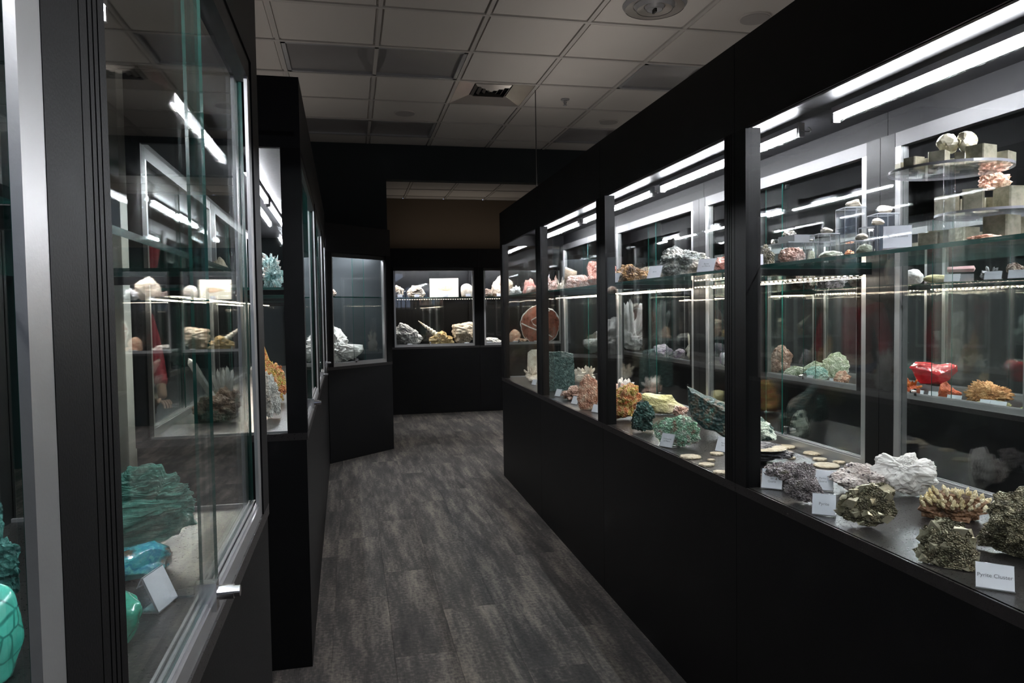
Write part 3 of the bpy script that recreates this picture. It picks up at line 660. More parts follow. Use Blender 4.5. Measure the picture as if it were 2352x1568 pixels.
def specimen(name, label, bb, sup, kind, mats, seed=1, F=None, lx=None, d=.75, cat='mineral', group=None, rot=0.0, wscale=1.0, shift=.42, hmin=.15, joined=False, tilt=0, ol=None, oc=None, **k):
    G, a, v, w, zt, sl = place(bb, sup, F, lx)
    dep = w*d
    if F in (FA, FR, FE, FG) and lx is not None:
        Dm = {id(FA): .6, id(FR): .57, id(FE): .55, id(FG): .6}[id(F)]
        half = abs(w/2*a.dot(F.ex))+abs(dep/2*v.dot(F.ex)); l2 = max(lx, half+.05); l2 = min(l2, max(half+.05, Dm-.06-half))
        if l2 != lx: G, a, v, w, zt, sl = place(bb, sup, F, l2); dep = w*d
    if lx is None and F is None and sup == ZR:
        cen = G+v*dep*shift; half = abs(w/2*a.dot(FR.ex)); gap = (cen-FR.o).dot(FR.ex)-.04-half*.9
        dep = max(.45*dep, min(dep, 2*gap/max(.2, abs(v.dot(FR.ex)))))
    hgt = max(w*hmin, (zt-sup) - sl*dep*.5) if lx is None else max(w*hmin, zt-sup)
    if lx is None: G = G + v*dep*shift; w *= 1+.5*dep*shift/max(.3, (G-Vector((0, 0, sup))).length)
    parts = build_parts(seed, kind, k)
    if ol:
        ox0, ox1 = min(p[0] for p in ol), max(p[0] for p in ol); oy0, oy1 = min(p[1] for p in ol), max(p[1] for p in ol)
        cxp = oc[0] if oc else sum(p[0] for p in ol)/len(ol); cyp = oc[1] if oc else sum(p[1] for p in ol)/len(ol); hx, hy = (ox1-ox0)/2, (oy1-oy0)/2
        poly = [((p[0]-cxp)/hx, -(p[1]-cyp)/hy) for p in ol]
        def rout(cx_, sz_):
            best = .05
            for (ax_, az_), (bx_, bz_) in zip(poly, poly[1:]+poly[:1]):
                ex_, ez_ = bx_-ax_, bz_-az_; den = cx_*ez_-sz_*ex_
                if abs(den) < 1e-9: continue
                t = (ax_*ez_-az_*ex_)/den; u = (ax_*sz_-az_*cx_)/den
                if t > 0 and -1e-6 <= u <= 1+1e-6: best = max(best, t)
            return best
        N_ = 180; tab = [rout(math.cos(2*math.pi*q/N_), math.sin(2*math.pi*q/N_)) for q in range(N_)]
        body = [p for p in parts if p[0] in ('body', 'matrix')][0][1]
        sil = [.01]*36
        for q in body:
            b_ = int((math.atan2(q.z, q.x) % (2*math.pi))/(2*math.pi)*36) % 36; sil[b_] = max(sil[b_], math.hypot(q.x, q.z))
        sil = [max(sil[i], .5*(sil[i-1]+sil[(i+1) % 36])) for i in range(36)]
        for p in parts:
            for q in p[1]:
                an = math.atan2(q.z, q.x) % (2*math.pi); f_ = an/(2*math.pi)*N_; i = int(f_) % N_; fr_ = f_-int(f_); r_ = tab[i]*(1-fr_)+tab[(i+1) % N_]*fr_
                f2 = an/(2*math.pi)*36-.5; i2 = math.floor(f2); fr2 = f2-i2; rs = sil[i2 % 36]*(1-fr2)+sil[(i2+1) % 36]*fr2
                g_ = r_/rs; q.x *= g_; q.z *= g_
        k['cut'] = .015
    Rm = Matrix.Rotation(rot, 3, 'Z') @ Matrix.Rotation(tilt, 3, 'Y')
    al = [Rm @ q for p in parts for q in p[1]]
    if kind in ('rough', 'angular', 'druse', 'layered', 'botry', 'coral', 'cubes', 'octa', 'needles', 'polished', 'peaks', 'log'):
        z0 = min(q.z for q in al); z1 = max(q.z for q in al); cut = z0+(z1-z0)*k.get('cut', .14)
    else: cut = min(q.z for q in al)+(max(q.z for q in al)-min(q.z for q in al))*.06
    xs = [q.x for q in al]; ys = [q.y for q in al]; zs = [q.z for q in al]
    x0, x1, y0, y1, z1 = min(xs), max(xs), min(ys), max(ys), max(zs)
    cf = F if F in (FA, FR, FE, FG) else (FR if lx is None and sup == ZR else None)
    squeeze = None
    if cf is not None:
        Dm = {id(FA): .6, id(FR): .57, id(FE): .55, id(FG): .6}[id(cf)]; wy = w*wscale
        lxs = [(G+a*(((q.x-x0)/(x1-x0)-.5)*wy)+v*(((q.y-y0)/(y1-y0)-.5)*dep)-cf.o).dot(cf.ex) for q in al]; lo, hi = min(lxs), max(lxs)
        l0 = max(lo, .018 if cf is FR else .05); l1 = min(hi, Dm-.062)
        if l1-l0 < .02: l1 = l0+.02
        if l0 != lo or l1 != hi: squeeze = (lo, hi, l0, l1)
    mats = mats if isinstance(mats, (list, tuple)) else [mats]; mats = [M[m] if isinstance(m, str) else m for m in mats]
    root = None
    if len(parts) > 1: root = thing(name, G, label, cat, group)
    if joined and len(parts) > 2:
        by = {}
        for p in parts: by.setdefault((p[0], p[3]), []).append(p)
        np_ = []
        for (nm, sl_), ps in by.items():
            V = []; Fs = []
            for p in ps: n0 = len(V); V += p[1]; Fs += [tuple(i+n0 for i in g) for g in p[2]]
            np_.append((nm if len(ps) == 1 else {'crystal': 'crystal_crust', 'blade': 'blade_crust'}.get(nm, nm), V, Fs, sl_, False))
        parts = np_
    for nm, V, Fs, slot, sm in parts:
        vs = []
        for q in V:
            q = Rm @ q
            X = ((q.x-x0)/(x1-x0)-.5)*w*wscale; Y = ((q.y-y0)/(y1-y0)-.5)*dep; Z = max(0.0, (q.z-cut)/(z1-cut))*hgt
            if q.z < cut: Z = -.0004*(hash((round(q.x, 3))) % 3)*0
            p_ = G + a*X + v*Y + Vector((0, 0, Z+.0006))
            if squeeze:
                lo, hi, l0, l1 = squeeze; t_ = (p_-cf.o).dot(cf.ex); tg = l0+(t_-lo)/(hi-lo)*(l1-l0); c_l = (C0-cf.o).dot(cf.ex); p_ = C0+(p_-C0)*((tg-c_l)/(t_-c_l)); p_.z = max(p_.z, G.z+.0006)
            vs.append(p_)
        mb_ = MB().add(vs, Fs)
        o = mb_.build(name if root is None else nm, mats[min(slot, len(mats)-1)], root, smooth=sm, loc=G if root is None else None)
        if nm in ('crystal_crust', 'blade_crust'): o['kind'] = 'stuff'
        if root is None: tag(o, label, cat, group)
    return root

_m = {
 'turq_crackle': dict(cols=[(.05, .46, .36), (.10, .66, .52), (.18, .76, .62)], scale=10, rough=.18, bump=.03, coat=.6, cells=((.02, .28, .22), 34)),
 'green_fibre': dict(cols=[(.02, .10, .08), (.08, .30, .23), (.04, .16, .13), (.30, .60, .50)], scale=5, stretch=(.8, 5, 16), rough=.6, bump=.7, bscale=90, contrast=.2),
 'chrysocolla': dict(cols=[(.09, .06, .03), (.01, .16, .20), (.05, .42, .46), (.02, .25, .42), (.16, .62, .60)], scale=11, rough=.14, bump=.05, coat=.6, contrast=.09),
 'malachite': dict(cols=[(.01, .16, .11), (.05, .48, .33), (.02, .30, .20), (.16, .70, .50)], scale=7, rough=.12, bump=.03, coat=.7, stretch=(1, 1, 3)),
 'turquoise': dict(cols=[(.06, .50, .40), (.10, .66, .52), (.22, .80, .66)], scale=14, rough=.2, bump=.05, coat=.5),
 'teal_rough': dict(cols=[(.012, .06, .055), (.03, .16, .15), (.10, .34, .30), (.02, .08, .08)], scale=24, rough=.6, bump=1.0),
 'dark_green': dict(cols=[(.010, .024, .022), (.022, .06, .052), (.07, .16, .14), (.016, .035, .035)], scale=26, rough=.42, bump=1.0, bscale=90),
 'blue_green': dict(cols=[(.014, .030, .034), (.035, .085, .085), (.14, .10, .075), (.08, .22, .20)], scale=16, rough=.35, bump=.9, bscale=80),
 'chlorite': dict(cols=[(.02, .05, .05), (.055, .12, .115), (.17, .26, .25)], scale=60, rough=.55, bump=1.0, bscale=160),
 'orange_crust': dict(cols=[(.20, .05, .02), (.62, .20, .06), (.72, .42, .22), (.50, .46, .08), (.66, .17, .06)], scale=22, rough=.7, bump=1.0, bscale=140),
 'mint': dict(cols=[(.44, .32, .24), (.30, .52, .36), (.40, .72, .50), (.70, .84, .72), (.62, .50, .42)], scale=20, rough=.5, bump=1.0, bscale=150),
 'tan_matrix': dict(cols=[(.20, .12, .08), (.50, .34, .25), (.70, .58, .50)], scale=26, rough=.7, bump=1.0, bscale=130),
 'sulphur': dict(cols=[(.50, .48, .20), (.68, .66, .36), (.72, .68, .48)], scale=7, rough=.55, bump=.5),
 'pink_druse': dict(cols=[(.36, .18, .13), (.66, .45, .38), (.78, .66, .60)], scale=30, rough=.55, bump=.8, glint=.3),
 'peach': dict(cols=[(.46, .20, .13), (.72, .42, .30), (.80, .62, .48)], scale=26, rough=.5, bump=.9, glint=.3),
 'white_quartz': dict(cols=[(.70, .67, .64), (.84, .81, .78), (.88, .87, .84)], scale=10, rough=.32, bump=.18, bscale=60, spec=.6),
 'cream': dict(cols=[(.55, .47, .36), (.78, .70, .58), (.84, .80, .72)], scale=12, rough=.4, bump=.5),
 'selenite': dict(cols=[(.55, .57, .57), (.75, .77, .77), (.66, .68, .68)], scale=6, stretch=(8, 8, .6), rough=.15, bump=.15, trans=.35),
 'clear_quartz': dict(cols=[(.6, .6, .6), (.8, .8, .8)], scale=8, rough=.08, bump=.1, trans=.55),
 'grey_white': dict(cols=[(.06, .065, .06), (.20, .22, .20), (.58, .56, .50), (.72, .66, .54)], scale=9, rough=.55, bump=.8, contrast=.10),
 'brown_ochre': dict(cols=[(.05, .03, .02), (.20, .11, .05), (.42, .24, .08), (.50, .36, .28)], scale=18, rough=.5, bump=1.0),
 'amethyst_grey': dict(cols=[(.09, .08, .085), (.34, .29, .30), (.52, .46, .47), (.20, .18, .14)], scale=34, rough=.45, bump=1.0, glint=.38, bscale=220),
 'speckled_white': dict(cols=[(.66, .56, .52), (.80, .72, .68), (.74, .62, .60)], scale=20, rough=.4, bump=.8, spots=((.16, .13, .14), 60, .22), glint=.3),
 'pyrite': dict(cols=[(.30, .27, .17), (.66, .60, .44), (.50, .46, .33)], scale=20, rough=.30, metal=.65, bump=.12, bscale=80),
 'pyrite_matrix': dict(cols=[(.05, .045, .03), (.20, .18, .12), (.36, .32, .22)], scale=45, rough=.42, metal=.5, bump=1.0, bscale=260, glint=.3),
 'pyrite_silver': dict(cols=[(.30, .28, .24), (.60, .57, .50), (.72, .70, .64)], scale=30, rough=.3, metal=.7, bump=.6, bscale=200, glint=.2),
 'pyrite_cube': dict(cols=[(.28, .27, .19), (.52, .49, .38), (.66, .60, .47)], scale=12, rough=.24, metal=.5, bump=.06),
 'citrine': dict(cols=[(.55, .44, .22), (.76, .66, .44), (.84, .78, .62)], scale=14, rough=.15, bump=.1),
 'brown_base': dict(cols=[(.06, .03, .015), (.20, .10, .05), (.34, .20, .12)], scale=20, rough=.6, bump=.8),
 'slate': dict(cols=[(.045, .045, .055), (.10, .10, .115), (.15, .14, .15)], scale=12, rough=.45, bump=.5, stretch=(1, 1, 6)),
 'sun_disc': dict(cols=[(.30, .25, .17), (.46, .40, .30), (.38, .33, .24)], scale=26, rough=.42, metal=.25, bump=.5, bscale=120),
 'spotted': dict(cols=[(.50, .60, .52), (.72, .80, .72)], scale=12, rough=.4, bump=.5, spots=((.06, .11, .10), 26, .33)),
 'grey_brown': dict(cols=[(.05, .055, .06), (.15, .13, .10), (.28, .22, .16)], scale=10, rough=.6, bump=.8),
 'red_polish': dict(cols=[(.42, .008, .016), (.66, .02, .035), (.56, .015, .025)], scale=5, rough=.10, bump=.03, coat=1.0),
 'orange_crystal': dict(cols=[(.45, .09, .02), (.78, .20, .05), (.82, .34, .12)], scale=16, rough=.25, bump=.4),
 'red_orange': dict(cols=[(.42, .07, .025), (.72, .14, .05), (.50, .12, .06)], scale=14, rough=.5, bump=.6),
 'orange_coral': dict(cols=[(.34, .13, .04), (.66, .32, .12), (.78, .46, .22)], scale=18, rough=.6, bump=.6),
 'olive': dict(cols=[(.14, .13, .05), (.34, .32, .14), (.46, .44, .24)], scale=20, rough=.6, bump=.9),
 'lime': dict(cols=[(.34, .42, .10), (.62, .70, .30)], scale=16, rough=.6, bump=.8),
 'pale_green': dict(cols=[(.26, .34, .20), (.58, .64, .48), (.76, .76, .66)], scale=22, rough=.6, bump=1.0),
 'aqua_rock': dict(cols=[(.20, .42, .38), (.42, .66, .60), (.62, .72, .66)], scale=18, rough=.5, bump=.8),
 'brown_pink': dict(cols=[(.20, .10, .07), (.44, .28, .22), (.62, .48, .42)], scale=26, rough=.6, bump=1.0),
 'red_pink': dict(cols=[(.44, .13, .09), (.74, .38, .30), (.82, .62, .54)], scale=22, rough=.5, bump=1.0, glint=.2),
 'purple_white': dict(cols=[(.30, .18, .34), (.66, .58, .66), (.80, .77, .78)], scale=16, rough=.4, bump=.8),
 'salmon': dict(cols=[(.62, .22, .18), (.78, .38, .33)], scale=8, rough=.4, bump=.4),
 'white_rough': dict(cols=[(.50, .48, .46), (.76, .74, .71), (.84, .82, .80)], scale=14, rough=.6, bump=.9),
 'tan_fossil': dict(cols=[(.50, .40, .29), (.72, .60, .46), (.80, .72, .60)], scale=9, rough=.65, bump=.6),
 'grey_veined': dict(cols=[(.20, .20, .21), (.58, .57, .56), (.76, .75, .73)], scale=6, rough=.55, bump=.8, detail=10),
 'ochre': dict(cols=[(.52, .33, .12), (.76, .58, .30)], scale=12, rough=.7, bump=.9),
 'agate': dict(cols=[(.10, .03, .02), (.28, .08, .05), (.36, .14, .10), (.22, .12, .10)], scale=9, rough=.15, bump=.03, coat=.6),
 'agate_vein': dict(cols=[(.7, .68, .66), (.85, .84, .82)], scale=20, rough=.3, bump=.1),
 'plaque': dict(cols=[(.66, .60, .46), (.76, .70, .56)], scale=5, rough=.8, bump=.25),
 'fossil_mark': dict(cols=[(.46, .32, .20), (.62, .46, .30)], scale=30, rough=.8, bump=.6),
 'aqua_crystal': dict(cols=[(.16, .34, .34), (.44, .68, .68), (.72, .84, .82), (.74, .58, .52)], scale=18, rough=.4, bump=.8),
 'brown_rough': dict(cols=[(.10, .06, .04), (.26, .17, .13), (.42, .34, .28), (.20, .22, .16)], scale=16, rough=.7, bump=1.0),
 'rose': dict(cols=[(.66, .36, .36), (.80, .52, .50)], scale=6, rough=.4, bump=.2),
 'yellow_stone': dict(cols=[(.66, .56, .24), (.78, .68, .36)], scale=8, rough=.5, bump=.4),
 'shell_tan': dict(cols=[(.42, .37, .28), (.62, .56, .46), (.50, .46, .38)], scale=14, rough=.4, bump=.2, stretch=(1, 1, 5)),
 'fold_green': dict(cols=[(.18, .20, .14), (.38, .42, .32), (.50, .52, .42)], scale=12, rough=.45, bump=.3),
 'bright_orange': dict(cols=[(.74, .30, .14), (.84, .46, .28)], scale=14, rough=.5, bump=.5),
 'cone_tan': dict(cols=[(.50, .36, .24), (.72, .58, .42)], scale=8, rough=.5, bump=.3, stretch=(1, 1, 4)),
 'conehole': dict(cols=[(.06, .06, .06), (.14, .13, .12)], scale=8, rough=.5, bump=.2),
 'twotone': dict(cols=[(.10, .10, .10), (.40, .37, .36)], scale=8, rough=.4, bump=.4),
}
for k_, v_ in _m.items(): M[k_] = mineral(k_, **v_)

sp = specimen
ZR = .841
# ---- long case, near bay deck
sp('spotted_rock', 'pale rock with dark green spots leaning behind the grey slate slab', (1696, 945, 1785, 1016), ZR, 'layered', 'spotted', 3, d=.55, amp=.2, res=5, ol=[(1700,955),(1712,948),(1741,957),(1769,978),(1780,1007),(1741,1011),(1712,1011),(1698,1000)])
sp('slate_slab', 'dark grey slate slab with a thin tan disc stuck on top', (1700, 1012, 1828, 1070), ZR, 'layered', 'slate', 5, d=.9, amp=.25, hmin=.1, res=5, ol=[(1700,1018),(1712,1013),(1750,1011),(1780,1015),(1795,1025),(1822,1044),(1820,1055),(1788,1054),(1752,1066),(1716,1060),(1698,1048)])
G, a_, v_, w_, zt, sl = place((1733, 1018, 1782, 1036), .90)
sp('grey_druse', 'grey brown sparkling crust rock behind the first white card', (1744, 1056, 1850, 1125), ZR, 'druse', 'amethyst_grey', 11, d=.7, res=5, amp=.4, ol=[(1742,1085),(1754,1070),(1775,1061),(1805,1058),(1835,1060),(1840,1094),(1805,1112),(1769,1112),(1748,1105)])
sp('purple_grey_druse', 'upright purple grey sparkling rock between two white cards', (1798, 1058, 1898, 1158), ZR, 'druse', 'amethyst_grey', 12, d=.6, res=5, amp=.45, freq=1.9, facets=10, ol=[(1802,1109),(1820,1094),(1829,1070),(1853,1061),(1874,1070),(1871,1091),(1886,1121),(1898,1139),(1883,1151),(1859,1155),(1829,1151),(1801,1136)])
sp('speckled_druse', 'pinkish white druse dotted with black behind the round pyrite ball', (1898, 1060, 2052, 1136), ZR, 'druse', 'speckled_white', 14, d=.55, res=5, amp=.35)
sp('white_blade_cluster', 'large white jagged crystal mass against the rear glass', (1996, 1036, 2155, 1142), ZR, 'rough', 'white_quartz', 4, d=.4, res=5, amp=.22, facets=9, ol=[(1999,1079),(2017,1050),(2035,1042),(2041,1052),(2065,1050),(2080,1041),(2102,1038),(2111,1056),(2127,1047),(2142,1052),(2154,1085),(2154,1103),(2127,1130),(2106,1141),(2050,1127),(2005,1091)])
sp('pyrite_ball', 'round pyrite rock with flat brassy plates beside the card reading Pyrite', (1912, 1103, 2060, 1213), ZR, 'cubes', ['pyrite', 'pyrite_matrix'], 21, d=.75, n=70, s=(.12, .42), cut=.2, ol=[(1914,1169),(1927,1154),(1948,1127),(1975,1118),(2002,1106),(2050,1115),(2047,1151),(2059,1175),(2002,1211),(1972,1205),(1927,1193)])
sp('citrine_cluster', 'yellowish crystal crust on a brown base behind the pyrite cluster', (2105, 1112, 2288, 1200), ZR, 'needles', ['citrine', 'brown_base'], 8, d=.5, n=900, L=(.14, .36), r=(.05, .09), ax=(1.5, .8, .6), zmin=-.1, upw=1.4, sides=6)
sp('pyrite_cluster', 'brassy cluster of pointed eight-sided pyrite crystals above the Pyrite Cluster card', (2092, 1184, 2256, 1310), ZR, 'octa', ['pyrite', 'pyrite_matrix'], 31, d=.75, n=90, s=(.10, .36), cut=.2)
sp('pyrite_mass', 'large knobbly pyrite mass cut off by the picture edge', (2235, 1112, 2470, 1292), ZR, 'octa', ['pyrite_matrix', 'pyrite_matrix'], 33, d=.6, n=300, s=(.06, .14))
# pyrite suns
discs = [(1586, 1050, 50, 'largest pyrite sun disc beside the mint green rock, at the deck edge'), (1646, 1043, 32, 'pyrite sun disc in front of the card near the wide post'), (1633, 1058, 18, 'tiny pyrite sun disc between two bigger ones near the deck edge'),
         (1623, 1068, 38, 'middle-sized pyrite sun disc at the deck edge before the wide post'), (1655, 1086, 36, 'pyrite sun disc cut by the wide post at the deck edge'), (1730, 1088, 48, 'pyrite sun disc at the foot of the wide post on the pyrite side'),
         (1804, 1027, 46, 'pyrite sun disc right behind the slate slab'), (1806, 1040, 34, 'pyrite sun disc half under the slate slab'), (1818, 1053, 20, 'smallest pyrite sun disc beside the slate slab'),
         (1866, 1042, 44, 'round pyrite sun disc lying alone near the rear track'), (1883, 1056, 34, 'small pyrite sun disc behind the purple grey rock'), (1898, 1070, 62, 'big pyrite sun disc partly behind the sparkling rocks'), (1927, 1063, 30, 'pyrite sun disc beside the pinkish white druse')]
for n_, (x, y, w, lab) in enumerate(discs):
    G, a_, v_, ww, zt, sl = place((x-w/2, y-4, x+w/2, y), ZR); r0 = ww/2; m = MB(); n = 28
    def rr(k, s): return s*r0*(1+.06*noise.noise(Vector((math.cos(k/n*6.283)*2+n_*5, math.sin(k/n*6.283)*2, s))))
    vs = [G+Vector((math.cos(6.2832*k/n)*rr(k, s), math.sin(6.2832*k/n)*rr(k, s), z)) for s, z in ((1, 0.0), (1, .003), (.93, .006), (.5, .0068)) for k in range(n)] + [G+Vector((0, 0, .007))]
    fs = [tuple(range(n-1, -1, -1))]+[(q*n+k, q*n+(k+1) % n, (q+1)*n+(k+1) % n, (q+1)*n+k) for q in range(3) for k in range(n)]+[(3*n+k, 3*n+(k+1) % n, 4*n) for k in range(n)]
    tag(m.add(vs, fs).build('pyrite_sun', M['sun_disc'], smooth=False, loc=G), lab, 'mineral disc', 'pyrite sun discs lying on the deck')
# thin disc on the slate
tz = .0
G = on_z(1757, 1028, ZR+.055); n = 28
tag(MB().tube(G, G+Vector((0, 0, .004)), .075, .068, n=n).build('pyrite_sun', M['sun_disc'], loc=G), 'broad tan sun disc resting on top of the slate slab', 'mineral disc', 'pyrite sun discs lying on the deck')
# ---- long case, second bay deck
sp('orange_rock', 'rough orange and yellow crusted rock beside the black post', (1394, 877, 1475, 966), ZR, 'botry', 'orange_crust', 41, d=.7, res=5, amp=.3, lump=.18, flat=1, ol=[(1396,921),(1407,900),(1427,885),(1446,878),(1463,885),(1469,902),(1471,919),(1459,932),(1454,957),(1422,964),(1401,965),(1395,950)])
sp('dark_green_rock', 'small dark green upright rock in front of the pale yellow slab', (1449, 919, 1506, 993), ZR, 'rough', 'dark_green', 42, d=.8, res=5, amp=.35, ol=[(1463,925),(1482,920),(1490,927),(1497,938),(1505,953),(1497,966),(1498,987),(1473,991),(1452,988),(1450,966),(1455,944),(1462,936)])
sp('yellow_slab_rock', 'pale yellow slanting rock at the back of the deck', (1472, 900, 1574, 952), ZR, 'angular', 'sulphur', 43, d=.5, tilt=.15, ol=[(1474,902),(1507,904),(1533,904),(1546,919),(1567,930),(1548,949),(1512,949),(1495,936),(1476,915)])
sp('pink_nodule', 'small pink knobby stone tucked behind the mint green cluster', (1544, 930, 1582, 958), ZR, 'rough', 'pink_druse', 44, d=.8)
sp('blue_green_boulder', 'large dark blue green angular boulder behind the wide post', (1577, 884, 1722, 1006), ZR, 'angular', 'blue_green', 52, d=.42, res=5, facets=9, amp=.25, ol=[(1577,886),(1603,900),(1618,906),(1665,925),(1695,938),(1722,962),(1715,990),(1690,1003),(1665,1004),(1643,991),(1618,987),(1605,976),(1584,953),(1580,919)])
sp('mint_cluster', 'mint green crusted rock with tan base behind a leaning white card', (1497, 951, 1611, 1030), ZR, 'botry', 'mint', 46, d=.7, res=5, lump=.3, lfreq=5, amp=.35, flat=1, ol=[(1498,970),(1516,966),(1529,958),(1539,961),(1556,954),(1575,954),(1595,968),(1607,985),(1605,1006),(1590,1021),(1561,1027),(1546,1023),(1512,1015),(1499,991)])
sp('white_crystal_cluster', 'white pointed crystal cluster behind the orange rock', (1388, 862, 1458, 915), ZR, 'cluster', ['white_quartz', 'pink_druse'], 47, d=.6, n=22)
# third bay deck
sp('green_mineral_block', 'upright square dark green mineral block topped with tiny pink crystals', (1246, 806, 1322, 898), ZR, 'slab', ['chlorite'], 48, d=.28, amp=.03, outline=[(-1, -1), (-.5, -1.02), (0, -1), (.5, -1), (1, -.98), (.99, -.5), (.96, 0), (.94, .5), (.9, .88), (.45, .98), (0, 1.04), (-.5, 1.0), (-.97, 1.02), (-1, .5), (-1.0, 0), (-1, -.5)])
sp('knobby_pink_rock', 'low knobby brown pink rock in front of the green block', (1286, 884, 1342, 920), ZR, 'rough', 'brown_pink', 49, d=.7, amp=.5)
sp('peach_cluster', 'tall peach coloured crystal rock beside the black post', (1325, 858, 1376, 941), ZR, 'botry', 'peach', 50, d=.8, res=5, lump=.3, flat=1)
sp('pale_crystal_cluster', 'pale crystal cluster between the green block and the peach rock', (1312, 838, 1368, 880), ZR, 'cluster', ['cream', 'cream'], 51, d=.6, n=20)
# far bay deck
sp('white_stone_slab', 'upright flat white stone slab in the far bay of the long case', (1211, 802, 1244, 850), ZR+.0, 'slab', ['cream'], 53, F=FR, lx=.42, d=.25, amp=.03, outline=[(-1, -1), (1, -1), (.95, .6), (.6, 1), (-.4, .98), (-.95, .7)])
sp('white_spiky_rock', 'small white spiky rock in the far bay of the long case', (1203, 838, 1240, 878), ZR, 'cluster', ['cream', 'cream'], 54, d=.7, n=22, joined=True)
# ---- upper shelf of the long case
ZS = 1.5315
sp('pyrite_flower', 'silvery spiky pyrite ball beside the Pyrite card on the glass shelf', (1736, 558, 1783, 610), ZS, 'needles', ['pyrite_silver', 'pyrite_matrix'], 61, F=FR, lx=.16, d=.9, n=420, L=(.18, .34), r=(.04, .08), zmin=-1)
sp('small_red_rock', 'small reddish rock half hidden by the Pyrite card on the shelf', (1714, 574, 1734, 600), ZS, 'rough', 'brown_pink', 62, F=FR, lx=.24, d=.9)
sp('pink_white_crust', 'low pink and white crusted rock in front of the little acrylic table', (1786, 568, 1850, 603), ZS, 'botry', 'pink_druse', 63, F=FR, lx=.13, d=.6, lump=.3, lfreq=4, flat=1)
sp('folded_shell_stone', 'grey green folded stone under the lower acrylic riser', (1880, 576, 1938, 602), ZS, 'angular', 'fold_green', 64, F=FR, lx=.14, d=.7, facets=8)
sp('orange_block', 'bright orange ribbed block under an acrylic riser', (1939, 573, 1963, 598), ZS, 'layered', 'bright_orange', 65, F=FR, lx=.2, d=.8)
sp('folded_shell_stone', 'larger grey green folded stone beside the orange block', (1965, 560, 2010, 593), ZS, 'angular', 'fold_green', 66, F=FR, lx=.15, d=.7, facets=7)
sp('tan_pebble', 'flat tan stone beside the tilted card on the shelf', (2078, 570, 2108, 585), ZS, 'rough', 'shell_tan', 67, F=FR, lx=.3, d=.9)
sp('crinkly_white_rock', 'crinkly white pink rock below the acrylic cake stands', (2218, 538, 2302, 568), ZS, 'botry', 'peach', 68, F=FR, lx=.12, d=.5, lump=.3, lfreq=5, flat=1)
# second bay shelf
sp('red_crystal_rock', 'reddish pink crystal rock standing across the black post on the shelf', (1347, 598, 1416, 657), ZS, 'plates', ['red_pink', 'red_pink'], 71, F=FR, lx=.3, d=.8, n=40, s=(.2, .45), joined=True)
sp('ochre_brown_rock', 'flat brown and ochre rock between two white cards on the shelf', (1398, 606, 1500, 645), ZS, 'rough', 'brown_ochre', 72, F=FR, lx=.22, d=.5, res=5, amp=.4)
sp('grey_white_boulder', 'large grey and cream boulder on the glass shelf', (1510, 563, 1634, 634), ZS, 'rough', 'grey_white', 76, F=FR, lx=.24, d=.6, res=5, amp=.3, facets=9, ol=[(1514,624),(1517,605),(1525,577),(1532,570),(1551,564),(1562,570),(1583,575),(1614,583),(1629,598),(1621,606),(1608,624),(1561,632),(1527,634)])
sp('pink_bladed_rock', 'pink bladed rock behind the wide post on the glass shelf', (1634, 586, 1722, 624), ZS, 'rough', 'red_pink', 74, F=FR, lx=.2, d=.6, amp=.4)
sp('small_pink_rock', 'small pale pink rock peeking out behind the card beside the boulder', (1498, 610, 1518, 634), ZS, 'rough', 'pink_druse', 75, F=FR, lx=.36, d=.8)
# third bay shelf
sp('pink_grey_block', 'speckled pink and grey block beneath the cone on the shelf', (1295, 631, 1358, 661), ZS, 'rough', 'pink_druse', 77, F=FR, lx=.2, d=.5, amp=.15)
sp('white_finger_rock', 'white finger shaped crystal standing on the shelf', (1244, 627, 1263, 664), ZS, 'cluster', ['white_quartz', 'white_quartz'], 78, F=FR, lx=.3, d=.8, n=6, L=(.7, 1.2), r=(.2, .3), joined=True)
sp('pink_finger_rock', 'pale pink branching rock next to the white finger crystal', (1258, 631, 1284, 664), ZS, 'cluster', ['pink_druse', 'pink_druse'], 79, F=FR, lx=.3, d=.8, n=7, L=(.5, 1.0), r=(.15, .3), joined=True)
sp('pink_forked_rock', 'pale forked rock beside the tan cone', (1279, 634, 1296, 662), ZS, 'cluster', ['cream', 'cream'], 80, F=FR, lx=.28, d=.8, n=5, L=(.7, 1.0), r=(.15, .25), joined=True)
def cone(name, label, bb, sup, F, lx):
    G, a, v, w, zt, sl = place(bb, sup, F, lx); root = thing(name, G, label, 'mineral'); h = zt-sup
    A = G-a*w*.30+Vector((0, 0, h*.48))-v*.0; B = G+a*w*.48+Vector((0, 0, h*.45)); r0 = h*.52; r1 = h*.30
    MB().tube(A+Vector((0, 0, r0-.5*h)), B, r0, r1, n=28).build('body', M['cone_tan'], root, smooth=True)
    d = (B-A).normalized(); MB().tube(A+Vector((0, 0, r0-.5*h))-d*.002, A+Vector((0, 0, r0-.5*h))-d*.0005, r0*.9, n=28).build('hollow_end', M['conehole'], root)
cone('tan_cone', 'tan cone lying on its side on the speckled pink block', (1290, 613, 1325, 637), ZS+.045, FR, .26)
